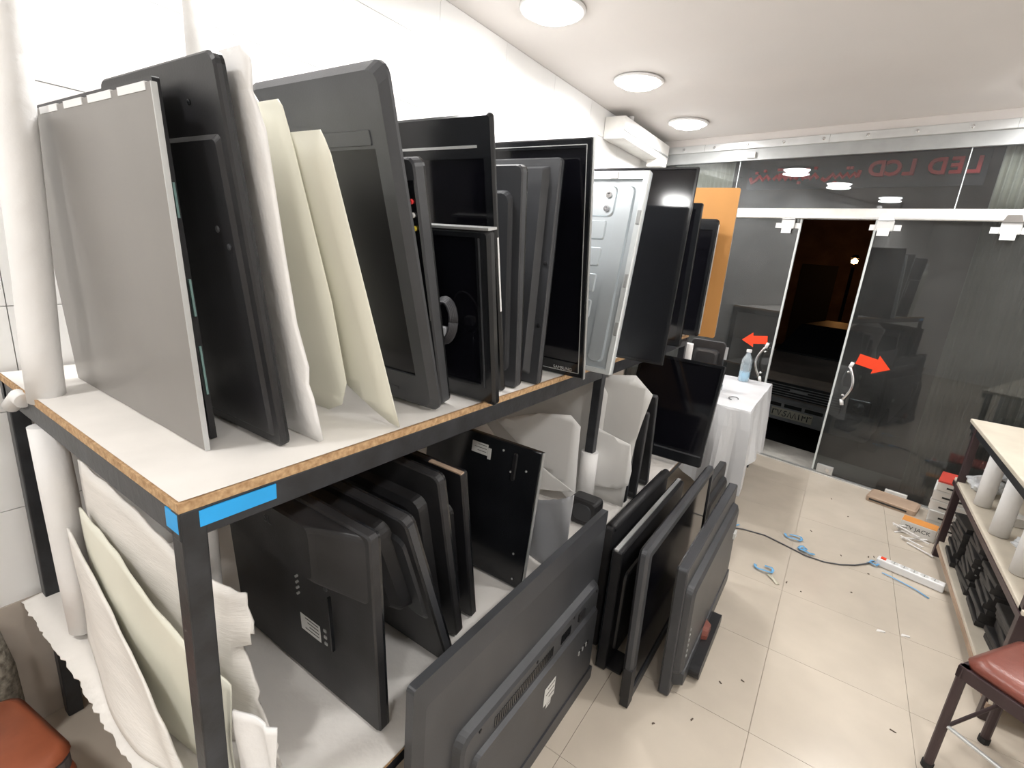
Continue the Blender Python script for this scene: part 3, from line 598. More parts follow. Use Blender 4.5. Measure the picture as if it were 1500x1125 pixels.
path_sheet('foam_sheet', 'white foam sheet with torn right edge curling past the near front leg', [(0.13, 0.365, 1.00), (0.30, 0.362, 0.99), (0.48, 0.37, 0.96), (0.62, 0.385, 0.925), (0.72, 0.42, 0.885), (0.78, 0.445, 0.86)], ZL + 0.002, M_FOAMS, 0.005, jagA, 0.0)
path_sheet('diffuser_sheet', 'cream plastic sheet standing under the rack end, before the torn foam', [(0.16, 0.345, 0.885), (0.32, 0.338, 0.865), (0.50, 0.335, 0.835), (0.70, 0.352, 0.775), (0.80, 0.372, 0.72)], ZL + 0.002, M_CREAM, 0.004)
path_sheet('foam_sheet', 'low white foam sheet sloping down beside the foam-wrapped upright, nearest the viewer', [(0.12, 0.325, 0.82), (0.27, 0.318, 0.745), (0.42, 0.31, 0.69), (0.58, 0.305, 0.655), (0.66, 0.303, 0.59), (0.73, 0.302, 0.50)], ZL + 0.002, M_FOAMS, 0.005, None, 0.03)
path_sheet('foam_sheet', 'white foam board standing right of the near front leg', [(0.845, 0.36, 0.71), (0.90, 0.385, 0.69), (0.92, 0.395, 0.68)], ZL + 0.002, M_FOAM, 0.006)

# sheets around the middle front leg
def flat_sheet(name, label, y, poly, m, thick=0.004, tilt=0.0, cat='sheet'):
    z0 = min(b for a, b in poly); x0 = max(a for a, b in poly)
    return outline_sheet(name, label, (x0, y, z0, tilt), [(x0 - a, b - z0) for a, b in poly], m, thick, cat, bow=0.012)
flat_sheet('white_sheet', 'grey-white plastic sheet behind the middle leg, its pointed end to the left', 2.065, [(0.14, 0.71), (0.494, 0.902), (0.763, 1.09), (0.83, 1.0), (0.83, 0.47), (0.40, 0.47)], M_PAPERG)
flat_sheet('white_sheet', 'grey-white sheet with cut corners right of the middle leg', 2.085, [(0.75, 1.073), (0.94, 1.109), (1.028, 1.039), (1.004, 0.915), (0.985, 0.80), (0.97, 0.47), (0.72, 0.47)], M_PAPERG)
flat_sheet('white_sheet', 'large bright white sheet wrapped round the foam sleeve of the middle leg', 1.935, [(0.32, 0.775), (0.538, 0.865), (0.72, 0.90), (0.775, 0.86), (0.79, 0.52), (0.775, 0.48), (0.60, 0.61)], M_PAPERW)
flat_sheet('white_sheet', 'bright white sheet with two punched slots right of the foam sleeve', 2.05, [(0.79, 0.84), (0.90, 0.815), (0.975, 0.80), (1.0, 0.68), (0.994, 0.605), (0.946, 0.571), (0.80, 0.54)], M_PAPERW)
flat_sheet('white_sheet', 'small white folded sheet lying above the grey film, left of the middle leg', 1.90, [(0.60, 0.635), (0.80, 0.56), (0.585, 0.50)], M_PAPERW)
path_sheet('plastic_film', 'translucent grey plastic film standing between the barcode panel and the middle leg', [(0.80, 1.47, 0.70), (0.88, 1.455, 0.725), (0.96, 1.45, 0.765), (1.0, 1.45, 0.79)], ZL + 0.002, M_FILM, 0.003)

# far panels on the lower shelf
def slab_panel(label, P, w, h, t, m, name='screen_panel', strip=True):
    root = empty(name, label, 'panel', stand_matrix(*P))
    MB().loft([rr(0, 0, w, h, 0.008, -t), rr(0, 0, w, h, 0.008, -0.003), rr(0.003, 0.003, w - 0.003, h - 0.003, 0.008, 0)]).build('panel_body', m, root)
    if strip: MB().box(-0.002, 0.0, -t + 0.002, -0.003, 0.01, h - 0.01).build('edge_strip', M_GREYB, root)
    MB().box(0.006, w - 0.006, -0.001, 0.0015, 0.02, 0.03).build('lower_lip', M_GREYB, root)
    return root
slab_panel('slim black panel just right of the punched white sheet on the lower shelf', (0.967, 2.125, ZL + 0.002, -0.02), 0.40, 0.33, 0.02, M_BLK)
slab_panel('black panel with upright edge, second right of the punched white sheet', (0.983, 2.20, ZL + 0.002, 0.02), 0.40, 0.44, 0.03, M_DARKG)
slab_panel('taller black panel, third right of the punched white sheet', (0.98, 2.386, ZL + 0.002, -0.155), 0.40, 0.505, 0.03, M_DARKG)
bg = tv_front('wide black television tilted back at the door end of the lower shelf', (1.15, 2.78, ZL + 0.024, 0.33), 0.50, 0.60, 0.06, (0.02, 0.02, 0.075, 0.02), M_BLKG, M_SCR, 0.012)
MB().box(0.01, 0.28, -0.001, 0.002, 0.055, 0.064).build('trim_line', M_GREYB, bg)
sp = empty('speaker_box', 'small black plastic speaker box at the foot of the middle leg', 'speaker', stand_matrix(0.955, 1.80, ZL + 0.002, 0.0))
MB().loft([rr(0, 0, 0.13, 0.12, 0.02, -0.07), rr(0, 0, 0.13, 0.12, 0.02, -0.008), rr(0.008, 0.008, 0.122, 0.112, 0.02, 0)]).build('case', M_DARKG, sp)
MB().loft([rr(0.02, 0.02, 0.11, 0.10, 0.03, -0.001), rr(0.024, 0.024, 0.106, 0.096, 0.03, 0.003)]).build('grille', M_GREYB, sp)

# --- televisions standing on the floor along the rack (local X runs towards the viewer)
H90 = math.pi / 2
f1 = empty('television', 'large charcoal television back standing on the floor nearest the viewer', 'television', stand_matrix(1.062, 1.62, 0.004, 0.0, H90))
fw_, fh_ = 1.01, 0.688
MB().loft([rr(0, 0, fw_, fh_, 0.012, -0.012), rr(0, 0, fw_, fh_, 0.012, 0.010), rr(0.03, 0.01, fw_ - 0.03, fh_ - 0.06, 0.012, 0.020)]).build('back_cover', M_GREYB, f1)
MB().loft([rr(0.01, 0.01, fw_ - 0.01, fh_ - 0.01, 0.01, -0.016), rr(0.01, 0.01, fw_ - 0.01, fh_ - 0.01, 0.01, -0.011)]).build('screen', M_SCR, f1)
hs = MB().loft([rr(0.06, 0.045, 0.88, 0.44, 0.035, 0.018), rr(0.07, 0.05, 0.87, 0.43, 0.035, 0.040), rr(0.08, 0.055, 0.86, 0.42, 0.03, 0.046)]).build('rear_housing', M_GREYB, f1)
MB().loft([rr(0.085, 0.06, 0.83, 0.345, 0.02, 0.045), rr(0.092, 0.066, 0.823, 0.338, 0.02, 0.058)]).build('rear_housing', M_GREYB, f1)
vents(hs, 0.42, 0.74, 0.36, 0.395, 30, 0.0465); vents(hs, 0.30, 0.37, 0.36, 0.395, 7, 0.0465)
MB().box(0.20, 0.245, 0.045, 0.052, 0.37, 0.40).build('socket', M_BLK, f1)
label_plate(f1, 0.40, 0.47, 0.20, 0.27, 0.0585, 3); label_plate(f1, 0.42, 0.45, 0.18, 0.198, 0.0587, 1)
for k in range(6): MB().box(0.15 + 0.014 * k, 0.158 + 0.014 * k, 0.057, 0.061, 0.22, 0.235).build('port', M_EDGE if k % 2 else M_BLK, f1)
MB().loft([rr(0.07, 0.0, 0.84, 0.06, 0.01, 0.0), rr(0.07, 0.0, 0.84, 0.06, 0.01, 0.062)]).build('lower_ledge', M_GREYB, f1)
screws(f1, [(0.10, 0.41), (0.28, 0.41), (0.52, 0.41), (0.80, 0.41)], 0.046, M_BLK, 0.006)

f2b = tv_back('dull black television back with thick rolled top, beside the middle leg of the rack', (1.075, 2.42, 0.004, 0.0, H90), 0.72, 0.57, 0.03, [(0.05, 0.05, 0.67, 0.40, 0.012)], M_DARKG, 0.02)
MB().tube([(0.015, -0.012, 0.565), (0.705, -0.012, 0.565)], 0.020, 12).build('rolled_top', M_DARKG, f2b, smooth=True)
f2 = tv_back('black television with bare metal strip along its top, second set on the floor', (1.155, 2.43, 0.004, 0.0, H90), 0.82, 0.54, 0.035, [(0.06, 0.05, 0.76, 0.42, 0.014)], M_BLK, 0.01)
MB().box(0.0, 0.82, -0.034, -0.018, 0.539, 0.546).build('metal_strip', M_EDGE, f2)
MB().prism([(0.70, 0.0), (0.80, 0.0), (0.805, 0.012), (0.70, 0.022)], -0.02, 0.06).build('stand_foot', M_BLK, f2, bevel=0.004)
f3 = tv_front('television with light-grey glossy frame standing on the floor, third from the viewer', (1.292, 2.48, 0.004, 0.028, H90), 0.97, 0.648, 0.06, (0.03, 0.045, 0.05, 0.035), M_GREYB, M_SCR, 0.02, cham=0.01)
MB().box(0.925, 0.972, -0.03, 0.001, 0.0, 0.16).build('corner_patch', M_DARKG, f3)
f4 = tv_back('charcoal television back with stepped top and rounded foot plate, outermost on the floor', (1.40, 2.57, 0.004, 0.03, H90), 0.92, 0.552, 0.034, [(0.02, 0.08, 0.90, 0.47, 0.03)], M_GREYB, 0.012)
MB().loft([rr(0.02, 0.02, 0.88, 0.11, 0.02, -0.001), rr(0.03, 0.03, 0.87, 0.10, 0.02, 0.035)]).build('lower_housing', M_GREYB, f4)
for k in range(6): MB().box(0.865 - 0.002 * k, 0.872 - 0.002 * k, 0.03, 0.0325, 0.17 + k * 0.022, 0.178 + k * 0.022).build('port', M_EDGE, f4)
MB().loft([rr(0.36, 0.005, 0.78, 0.06, 0.025, 0.03), rr(0.36, 0.005, 0.78, 0.06, 0.025, 0.075)]).build('foot_plate', M_BLK, f4)
MB().loft([rr(0.50, 0.02, 0.60, 0.11, 0.03, 0.034), rr(0.515, 0.03, 0.585, 0.10, 0.025, 0.056)]).build('foot_neck', M_MAROON, f4)
MB().box(0.05, 0.10, 0.0, 0.04, 0.30, 0.33).build('label_tab', M_LABEL, f4)
f5 = tv_back('black television with stand bracket on the floor in front of the white covered table', (1.235, 3.22, 0.004, 0.02, H90), 0.58, 0.42, 0.03, [(0.04, 0.05, 0.54, 0.34, 0.03)], M_DARKG, 0.04)
MB().box(0.02, 0.22, 0.0, 0.10, 0.0, 0.018).build('stand_foot', M_BLK, f5, bevel=0.004)
MB().box(0.09, 0.15, 0.02, 0.05, 0.016, 0.16).build('stand_neck', M_BLK, f5, bevel=0.006)

# ------------------------------------------------------------------ covered table, bottle, monitor
tb_ = empty('side_table', 'small table hidden under a white plastic cloth by the glass door', 'table')
TX0, TX1, TY0, TY1, TZ = 0.72, 1.275, 3.39, 4.42, 0.725
MB().box(TX0, TX1, TY0, TY1, TZ - 0.03, TZ - 0.003).build('table_top', M_TTOP, tb_)
for x in (TX0 + 0.03, TX1 - 0.05):
    for y in (TY0 + 0.05, TY1 - 0.05): MB().box(x - 0.02, x + 0.02, y - 0.02, y + 0.02, 0, TZ - 0.03).build('leg', M_STEEL, tb_)
cl = MB(); NS = 80
per = []
for k in range(NS):
    s = k / NS * 4; i = int(s); f = s - i
    cx, cy = [((TX0, TY0), (TX1, TY0)), ((TX1, TY0), (TX1, TY1)), ((TX1, TY1), (TX0, TY1)), ((TX0, TY1), (TX0, TY0))][i]
    per.append((cx[0] + (cy[0] - cx[0]) * f, cx[1] + (cy[1] - cx[1]) * f) if True else None)
loops = []
mx_, my_ = (TX0 + TX1) / 2, (TY0 + TY1) / 2
def ring(sc_, z, amp, ph): 
    out = []
    for k, (x, y) in enumerate(per):
        dx, dy = x - mx_, y - my_; e = amp * (math.sin(k * 0.95 + ph) + 0.6 * math.sin(k * 0.41 + 2 * ph))
        ex = (0.0 if abs(abs(dx) - (TX1 - TX0) / 2) > 1e-6 else math.copysign(1, dx)); ey = (0.0 if abs(abs(dy) - (TY1 - TY0) / 2) > 1e-6 else math.copysign(1, dy))
        zz = z + (0.09 * math.sin(k * 0.23 + 1.2) if z < 0.3 else 0)
        out.append((mx_ + dx * sc_ + ex * (e + amp * 1.2), my_ + dy * sc_ + ey * (e + amp * 1.2), zz))
    return out
loops = [ring(0.02, TZ + 0.001, 0, 0), ring(0.6, TZ + 0.001, 0, 0), ring(1.0, TZ + 0.001, 0.001, 0), ring(1.0, TZ - 0.012, 0.004, 0), ring(1.0, 0.60, 0.012, 0.3), ring(1.0, 0.42, 0.020, 0.5), ring(1.0, 0.20, 0.026, 0.8)]
cl.loft(loops, cap=False)
cl.add([p for p in loops[0]], [tuple(range(NS))])
co = tag(cl.build('plastic_tablecloth', M_CLOTH, None, solid=0.002), 'crumpled white plastic cloth hanging over the small table by the door', 'tablecloth')
MB().box(TX1 + 0.032, TX1 + 0.036, TY0 + 0.04, TY0 + 0.09, 0.24, 0.36).build('torn_hole', M_INK, co)

bo = empty('water_bottle', 'clear plastic bottle of pale blue liquid standing on the white cloth', 'bottle', Matrix.Translation((1.075, 4.30, TZ + 0.003)))
MB().lathe([(0.001, 0), (0.031, 0), (0.034, 0.006), (0.034, 0.07), (0.031, 0.075), (0.034, 0.08), (0.034, 0.13), (0.031, 0.135), (0.034, 0.14), (0.033, 0.165), (0.022, 0.195), (0.014, 0.215), (0.013, 0.232), (0.001, 0.232)], n=24).build('bottle_body', M_CLEAR, bo, smooth=True)
MB().lathe([(0.001, 0.004), (0.0315, 0.004), (0.0315, 0.074), (0.001, 0.0745)], n=24).build('liquid', M_WATER, bo, smooth=True)
MB().lathe([(0.001, 0.228), (0.016, 0.228), (0.016, 0.248), (0.001, 0.249)], n=20).build('cap', M_STRIP, bo)
bo.scale = (1.25, 1.25, 1.05)
mo = tv_back('dark monitor back with rounded corners standing on the covered table', (0.995, 3.72, TZ + 0.003, 0.05), 0.24, 0.36, 0.03, [(0.03, 0.04, 0.21, 0.30, 0.03)], M_DARKG, 0.03, name='monitor')
mo['category'] = 'monitor'
MB().box(-0.03, 0.0, -0.02, -0.005, 0.02, 0.06).build('stand_clip', M_FILM, mo)
MB().box(-0.018, 0.0, -0.02, -0.005, 0.24, 0.33).build('side_connector', M_FILM, mo)
gl_ = tag(MB().tube([(1.13 + 0.03 * math.cos(a), 3.62 + 0.05 * math.sin(a), TZ + 0.008) for a in [i * 0.35 for i in range(14)]], 0.003, 6).build('wire_loop', M_CABLEG), 'short grey wire loop lying on the white cloth', 'wire')

# ------------------------------------------------------------------ workbench on the right
BX, BY1, BY0 = 2.40, 3.76, 2.33
wb = empty('workbench', 'cream-topped workbench with brown steel legs and two lower shelves at the right', 'workbench')
MB().prism([(BX, BY0), (2.98, BY0), (2.98, BY1 + 0.16), (BX, BY1 + 0.16)], 0.828, 0.85, 'z').build('table_top', M_TTOP, wb, bevel=0.004)
MB().box(BX + 0.006, BX + 0.03, BY0, BY1 + 0.15, 0.79, 0.828).build('front_rail', M_STEEL, wb)
MB().box(BX, 2.98, BY0, BY1 + 0.06, 0.48, 0.50).build('middle_shelf', M_TTOP, wb, bevel=0.003)
MB().box(BX - 0.004, BX + 0.02, BY0, BY1 + 0.06, 0.455, 0.48).build('shelf_rail', M_BROWN, wb)
MB().box(BX + 0.01, 2.98, BY0, BY1 - 0.02, 0.085, 0.105).build('bottom_shelf', M_TTOP, wb, bevel=0.003)
MB().box(BX + 0.006, BX + 0.02, BY0, BY1, 0.06, 0.085).build('shelf_rail', M_CARD, wb)
for y in (BY1 - 0.01, BY0 + 0.03):
    MB().box(BX + 0.0, BX + 0.035, y - 0.018, y + 0.018, 0, 0.828).build('leg', M_BROWN, wb, bevel=0.003)
    MB().box(2.94, 2.975, y - 0.018, y + 0.018, 0, 0.828).build('leg', M_BROWN, wb, bevel=0.003)
for y in (3.40, 3.03, 2.65):
    p = MB().box(BX + 0.035, BX + 0.06, y - 0.012, y + 0.012, 0.5, 0.828).build('upright', M_STEEL, wb)
    smooth_by_angle(foam_sleeve([(BX + 0.055, y, 0.503), (BX + 0.055, y, 0.65), (BX + 0.055, y, 0.80)], 0.036, parent=p))
# black slabs on the bottom shelf
sl_me = MB().loft([rr(-0.10, 0.0, 0.10, 0.0255, 0.004, -0.115, 2), rr(-0.10, 0.0, 0.10, 0.0255, 0.004, 0.115, 2)]).mesh('black_slab', M_SLAB)
st_def = [(2.53, 3.52, 9, 'the far stack'), (2.545, 3.235, 11, 'the second stack'), (2.55, 2.95, 9, 'the third stack'), (2.57, 2.67, 7, 'the stack behind the chair'), (2.80, 3.40, 10, 'the rear stack'), (2.80, 3.05, 10, 'the rear stack')]
for si, (sx, sy_, n, wh) in enumerate(st_def):
    for k in range(n):
        o = bpy.data.objects.new('black_slab', sl_me); COL.objects.link(o)
        o.location = (sx + random.uniform(-0.012, 0.012), sy_ + random.uniform(-0.018, 0.018), 0.1065 + k * 0.0266)
        o.rotation_euler = (0, 0, random.uniform(-0.09, 0.09))
        wl_ = {'the far stack': 'farthest pile of black slabs under the workbench', 'the second stack': 'tallest front pile of black slabs under the workbench', 'the third stack': 'third front pile of black slabs under the workbench',
               'the stack behind the chair': 'pile of black slabs right behind the maroon chair', 'the rear stack': 'rear piles of black slabs against the wall'}[wh]
        if k == n - 1 and wh != 'the rear stack': tag(o, 'topmost flat black slab of the ' + wl_, 'slab', 'black slabs on the bottom shelf')
        else: tag(o, 'flat black plastic slab within the ' + wl_, 'slab', 'black slabs on the bottom shelf')
        if si == 1 and k in (4, 6, 8):
            MB().box(-0.075, -0.068, -0.1175, -0.1145, 0.008, 0.016).build('connector', M_EDGE, o)
# bags and parts on the middle shelf
def lump(name, label, loc, size, m, cat='bag', seed=0, twist=0.0):
    rnd = random.Random(seed); ph = [rnd.uniform(0, 6) for _ in range(6)]
    def fn(u, v):
        a = 2 * math.pi * u; b = math.pi * (v - 0.5); k = 1 + 0.16 * math.sin(3 * a + ph[0]) * math.cos(b) + 0.10 * math.sin(5 * a + 4 * b + ph[1]) + 0.07 * math.sin(9 * a - 3 * b + ph[2])
        z = 0.5 + 0.5 * math.sin(b)
        return (size[0] / 2 * k * math.cos(b) ** 0.6 * math.cos(a), size[1] / 2 * k * math.cos(b) ** 0.6 * math.sin(a), size[2] * z * (1 + 0.15 * math.sin(4 * a + ph[3])) if v not in (0, 1) else size[2] * z)
    m_ = MB().grid(fn, 26, 12); o = m_.build(name, m, None)
    o.location = loc; o.rotation_euler = (0, 0, twist); return tag(o, label, cat)
lump('parts_bag', 'crinkled clear bag of small parts at the far end of the middle shelf', (2.50, 3.66, 0.501), (0.15, 0.2, 0.075), M_BAG, seed=1)
lump('parts_bag', 'grey crumpled bag on top of the far parts, middle shelf', (2.58, 3.72, 0.580), (0.14, 0.16, 0.05), M_FILM, seed=2)
lump('parts_bag', 'blue-grey bag of parts between the two foam sleeves on the middle shelf', (2.76, 3.22, 0.501), (0.22, 0.22, 0.15), M_BAGB, seed=3)
lump('parts_bag', 'clear crinkled bag beside the nearer foam sleeve on the middle shelf', (2.55, 2.86, 0.501), (0.16, 0.2, 0.06), M_BAG, seed=4)
lump('parts_bag', 'brownish wrapped bundle at the near right of the middle shelf', (2.78, 2.86, 0.501), (0.18, 0.2, 0.08), M_CARD, seed=5)
bx = empty('teal_carton', 'small teal-printed carton standing behind the far parts bag', 'box', Matrix.Translation((2.80, 3.60, 0.501)) @ Matrix.Rotation(0.4, 4, 'Z'))
MB().box(-0.07, 0.07, -0.05, 0.05, 0, 0.12).build('carton_body', M_WBOX, bx, bevel=0.002); MB().box(-0.071, 0.071, -0.051, 0.051, 0.095, 0.1215).build('lid', M_TEAL, bx)
bx = empty('small_carton', 'little white carton on the middle shelf right of the far foam sleeve', 'box', Matrix.Translation((2.545, 3.25, 0.501)) @ Matrix.Rotation(0.2, 4, 'Z'))
MB().box(-0.035, 0.035, -0.05, 0.05, 0, 0.045).build('carton_body', M_WBOX, bx, bevel=0.002); MB().box(-0.036, 0.036, -0.01, 0.01, 0.0, 0.0456).build('tape_band', M_LABEL, bx)
gd = empty('solder_spool', 'white plastic tool with looped yellowish wire on the middle shelf edge', 'tool', Matrix.Translation((2.47, 2.46, 0.508)))
MB().box(-0.03, 0.03, -0.02, 0.1, 0.045, 0.06).build('white_arm', M_STRIP, gd, bevel=0.004)
gd.children[0].rotation_euler = (0.45, 0, 0.25)
MB().tube([(0.0 + 0.045 * math.cos(a), -0.02, 0.05 + 0.045 * math.sin(a)) for a in [2 * math.pi * i / 18 for i in range(19)]], 0.004, 6).build('wire_loop', M_GATE, gd, smooth=True)
MB().cyl((0.02, -0.05, 0.045), (0.02, 0.03, 0.045), 0.03).build('spool', M_CARD, gd)

# cartons on the floor behind the bench leg
for k in range(5):
    nm = ['bottom', 'second from bottom', 'middle', 'second from top', 'red-topped top'][k]
    b = empty('flat_carton', nm + ' flat white carton of the stack beyond the workbench leg', 'box', Matrix.Translation((2.585 + random.uniform(-0.012, 0.012), 4.24 + random.uniform(-0.01, 0.01), 0.002 + k * 0.071)) @ Matrix.Rotation(-0.19 + random.uniform(-0.05, 0.05), 4, 'Z'), 'cartons by the glass')
    MB().box(-0.17, 0.17, -0.12, 0.12, 0, 0.069).build('carton_body', M_WBOX, b, bevel=0.003)
    MB().box(-0.172, 0.172, -0.1215, 0.1215, 0.058, 0.0695).build('lid', M_REDP if k == 4 else M_LABEL, b)
    MB().box(-0.12, 0.02, -0.1222, -0.1205, 0.022, 0.034).build('print_lines', M_INK, b)
jb = empty('jack_carton', 'white carton with orange top and dark lettering in front of the carton stack', 'box', Matrix.Translation((2.345, 3.99, 0.002)) @ Matrix.Rotation(-0.22, 4, 'Z') @ Matrix.Scale(0.85, 4))
MB().box(-0.11, 0.11, -0.06, 0.06, 0, 0.10).build('carton_body', M_WBOX, jb, bevel=0.003); MB().box(-0.108, 0.108, -0.058, 0.058, 0.098, 0.1025).build('top_print', M_ORP, jb)
o = put_text('TV JACK', 0.042, M_INK, jb, Matrix.Translation((0, -0.0605, 0.055)) @ Matrix.Rotation(R(90), 4, 'X'))
cbd = empty('cardboard_slab', 'flat worn brown carton lying on the floor against the glass', 'box', Matrix.Translation((2.235, 4.43, 0.002)) @ Matrix.Rotation(-0.24, 4, 'Z'))
MB().loft([[(p[0], p[2], p[1]) for p in rr(-0.15, -0.10, 0.15, 0.10, 0.02, 0.0)], [(p[0], p[2], p[1]) for p in rr(-0.152, -0.102, 0.152, 0.102, 0.02, 0.035)], [(p[0], p[2], p[1]) for p in rr(-0.14, -0.09, 0.14, 0.09, 0.02, 0.042)]]).build('carton_body', M_CARD, cbd)
MB().box(-0.13, 0.10, -0.104, -0.098, 0.012, 0.024).build('open_slot', M_INK, cbd)
for k in range(9):
    a = random.uniform(-0.9, 0.9); x, y = 2.29 + random.uniform(-0.06, 0.07), 3.86 + random.uniform(-0.12, 0.12)
    L = random.uniform(0.05, 0.09)
    o = MB().box(-L, L, -0.006, 0.006, 0, 0.005).build('packing_stick', M_DEBW); o.location = (x, y, 0.001 + 0.0055 * k); o.rotation_euler = (0, 0, a)
    tag(o, 'thin white packing stick scattered on the floor by the cartons', 'stick', 'white sticks by the cartons')

# ------------------------------------------------------------------ chairs
def chair(label, loc, rz, w=0.42, d=0.42, hz=0.445):
    c = empty('metal_chair', label, 'chair', Matrix.Translation(loc) @ Matrix.Rotation(rz, 4, 'Z'))
    MB().loft([[(p[0], p[2], p[1]) for p in rr(0.012, 0.012, w - 0.012, d - 0.012, 0.03, hz - 0.002)], [(p[0], p[2], p[1]) for p in rr(0.004, 0.004, w - 0.004, d - 0.004, 0.04, hz + 0.02)], [(p[0], p[2], p[1]) for p in rr(0.03, 0.03, w - 0.03, d - 0.03, 0.06, hz + 0.042)]]).build('seat', M_MAROON, c, smooth=True)
    for (x0, x1, y0, y1) in ((0, w, 0, 0.025), (0, w, d - 0.025, d), (0, 0.025, 0, d), (w - 0.025, w, 0, d)):
        MB().box(x0, x1, y0, y1, hz - 0.045, hz).build('seat_rail', M_BROWN, c, bevel=0.004)
    for x in (0.014, w - 0.014):
        for y in (0.014, d - 0.014):
            l_ = MB().cyl((x, y, 0.012), (x, y, hz), 0.0145, n=12).build('leg', M_BROWN, c)
            MB().cyl((x, y, 0.0), (x, y, 0.022), 0.0175, n=12).build('rubber_foot', M_TYRE, l_)
    MB().cyl((0.014, 0.014, 0.17), (0.014, d - 0.014, 0.17), 0.006).build('stretcher', M_BROWN, c)
    MB().cyl((0.014, 0.014, 0.19), (w - 0.014, 0.014, 0.19), 0.0065).build('stretcher', M_ALU, c)
    return c
chair('maroon vinyl chair seat on a brown tube frame at the lower right corner', (2.19, 1.955, 0.0), R(-36), 0.42, 0.35, 0.425)
st = empty('vinyl_stool', 'low stool with red-brown cushion and shade-coloured side at the lower left corner', 'stool', Matrix.Translation((0.165, 0.115, 0)) @ Matrix.Rotation(R(8), 4, 'Z'))
st.scale = (0.92, 0.92, 0.66)
def zl(x0, y0, x1, y1, r, z): return [(p[0], p[2], p[1]) for p in rr(x0, y0, x1, y1, r, z)]
MB().loft([zl(-0.20, -0.16, 0.14, 0.10, 0.04, 0.425), zl(-0.21, -0.17, 0.15, 0.11, 0.05, 0.445), zl(-0.19, -0.15, 0.13, 0.09, 0.05, 0.468)]).build('cushion', M_WOODR, st, smooth=True)
MB().loft([zl(-0.20, -0.16, 0.145, 0.105, 0.04, 0.375), zl(-0.20, -0.16, 0.145, 0.105, 0.04, 0.426)]).build('shaded_side', M_DKBAND, st)  # shadow on the thick seat side, put in as a dark layer
MB().loft([zl(-0.19, -0.15, 0.15, 0.105, 0.04, 0.31), zl(-0.21, -0.17, 0.155, 0.11, 0.04, 0.35), zl(-0.20, -0.16, 0.145, 0.105, 0.04, 0.376)]).build('lower_cushion', M_WOODR, st, smooth=True)
for x in (-0.16, 0.10):
    for y in (-0.12, 0.06): MB().cyl((x, y, 0), (x, y, 0.32), 0.014).build('leg', M_BROWN, st)
rg = tag(MB().tube([(-0.155, 0.17, 0.0), (-0.16, 0.165, 0.30), (-0.17, 0.16, 0.42)], [0.05, 0.05, 0.04], 16).build('rolled_mat', M_SPECK, None, smooth=True), 'speckled brown rolled mat standing against the wall behind the stool', 'mat')

# ------------------------------------------------------------------ floor clutter
ps = empty('power_strip', 'long white power strip with red switch on the floor by the workbench', 'power strip', Matrix.Translation((2.255, 3.335, 0.001)) @ Matrix.Rotation(math.atan2(-0.06, 0.24), 4, 'Z'))
MB().box(-0.155, 0.155, -0.026, 0.026, 0, 0.045).build('housing', M_STRIP, ps, bevel=0.006)
MB().box(-0.14, -0.115, -0.012, 0.012, 0.044, 0.051).build('switch', M_RED, ps, bevel=0.002)
for k in range(5):
    s_ = MB().lathe([(0.019, 0.0), (0.019, 0.0012), (0.0165, 0.0012), (0.0165, 0.0002)], n=18).build('socket', M_LABEL, ps); s_.location = (-0.075 + 0.046 * k, 0, 0.045)
    for q in (-1, 1): MB().cyl((0.0, q * 0.008, 0.0003), (0, q * 0.008, 0.0018), 0.0028, n=8).build('pin_hole', M_INK, s_)
tag(MB().tube([(1.30, 3.17, 0.005), (1.40, 3.22, 0.005), (1.524, 3.238, 0.005), (1.64, 3.20, 0.005), (1.756, 3.158, 0.005), (1.85, 3.16, 0.005), (1.927, 3.194, 0.005), (2.0, 3.25, 0.005), (2.06, 3.32, 0.006), (2.095, 3.37, 0.012)], 0.004, 8).build('extension_cord', M_CABLEG, None, smooth=True), 'thin grey cord snaking over the floor to the white power strip', 'cord')
def ribbon(name, label, pts, wd, m, cat='strap'):
    mb = MB(); L = []; Rr = []
    for i, p in enumerate(pts):
        a = Vector(pts[max(i - 1, 0)]); b = Vector(pts[min(i + 1, len(pts) - 1)]); n = (b - a).cross(Vector((0, 0, 1))).normalized() * wd / 2
        L.append(tuple(Vector(p) - n)); Rr.append(tuple(Vector(p) + n))
    k = len(pts); mb.add(L + Rr, [(i, i + 1, k + i + 1, k + i) for i in range(k - 1)])
    return tag(mb.build(name, m, None, smooth=True, solid=0.0012), label, cat)
def curl(cx, cy, n, r, seed):
    rnd = random.Random(seed); out = []; a = rnd.uniform(0, 6)
    for i in range(n):
        a += rnd.uniform(0.3, 0.9); out.append((cx + r * (0.5 + 0.05 * i) * math.cos(a) + i * r * 0.10, cy + r * (0.5 + 0.05 * i) * math.sin(a) * 0.8, 0.006 + 0.010 * abs(math.sin(i * 0.9))))
    return out
ribbon('plastic_strap', 'curled blue plastic strap beside the grey cord', curl(1.645, 3.33, 13, 0.045, 3), 0.014, M_PBLUE)
ribbon('plastic_strap', 'crumpled blue plastic strap lying over the grey cord', curl(1.72, 3.22, 12, 0.04, 5), 0.016, M_PBLUE)
ribbon('plastic_strap', 'twisted blue plastic strap on the open floor tiles, nearest the viewer', curl(1.545, 2.83, 12, 0.045, 8), 0.014, M_PBLUE)
ribbon('plastic_strap', 'small blue plastic scrap by the outermost floor television', curl(1.33, 3.24, 7, 0.03, 9), 0.012, M_PBLUE)
ribbon('plastic_strap', 'blue plastic strap looped at the cord end of the power strip', curl(2.075, 3.345, 14, 0.032, 12), 0.012, M_PBLUE)
ribbon('plastic_strap', 'thin blue tie trailing in front of the white power strip', [(2.13, 3.27, 0.006), (2.17, 3.25, 0.010), (2.22, 3.235, 0.006), (2.28, 3.20, 0.008), (2.33, 3.16, 0.005)], 0.010, M_PBLUE)
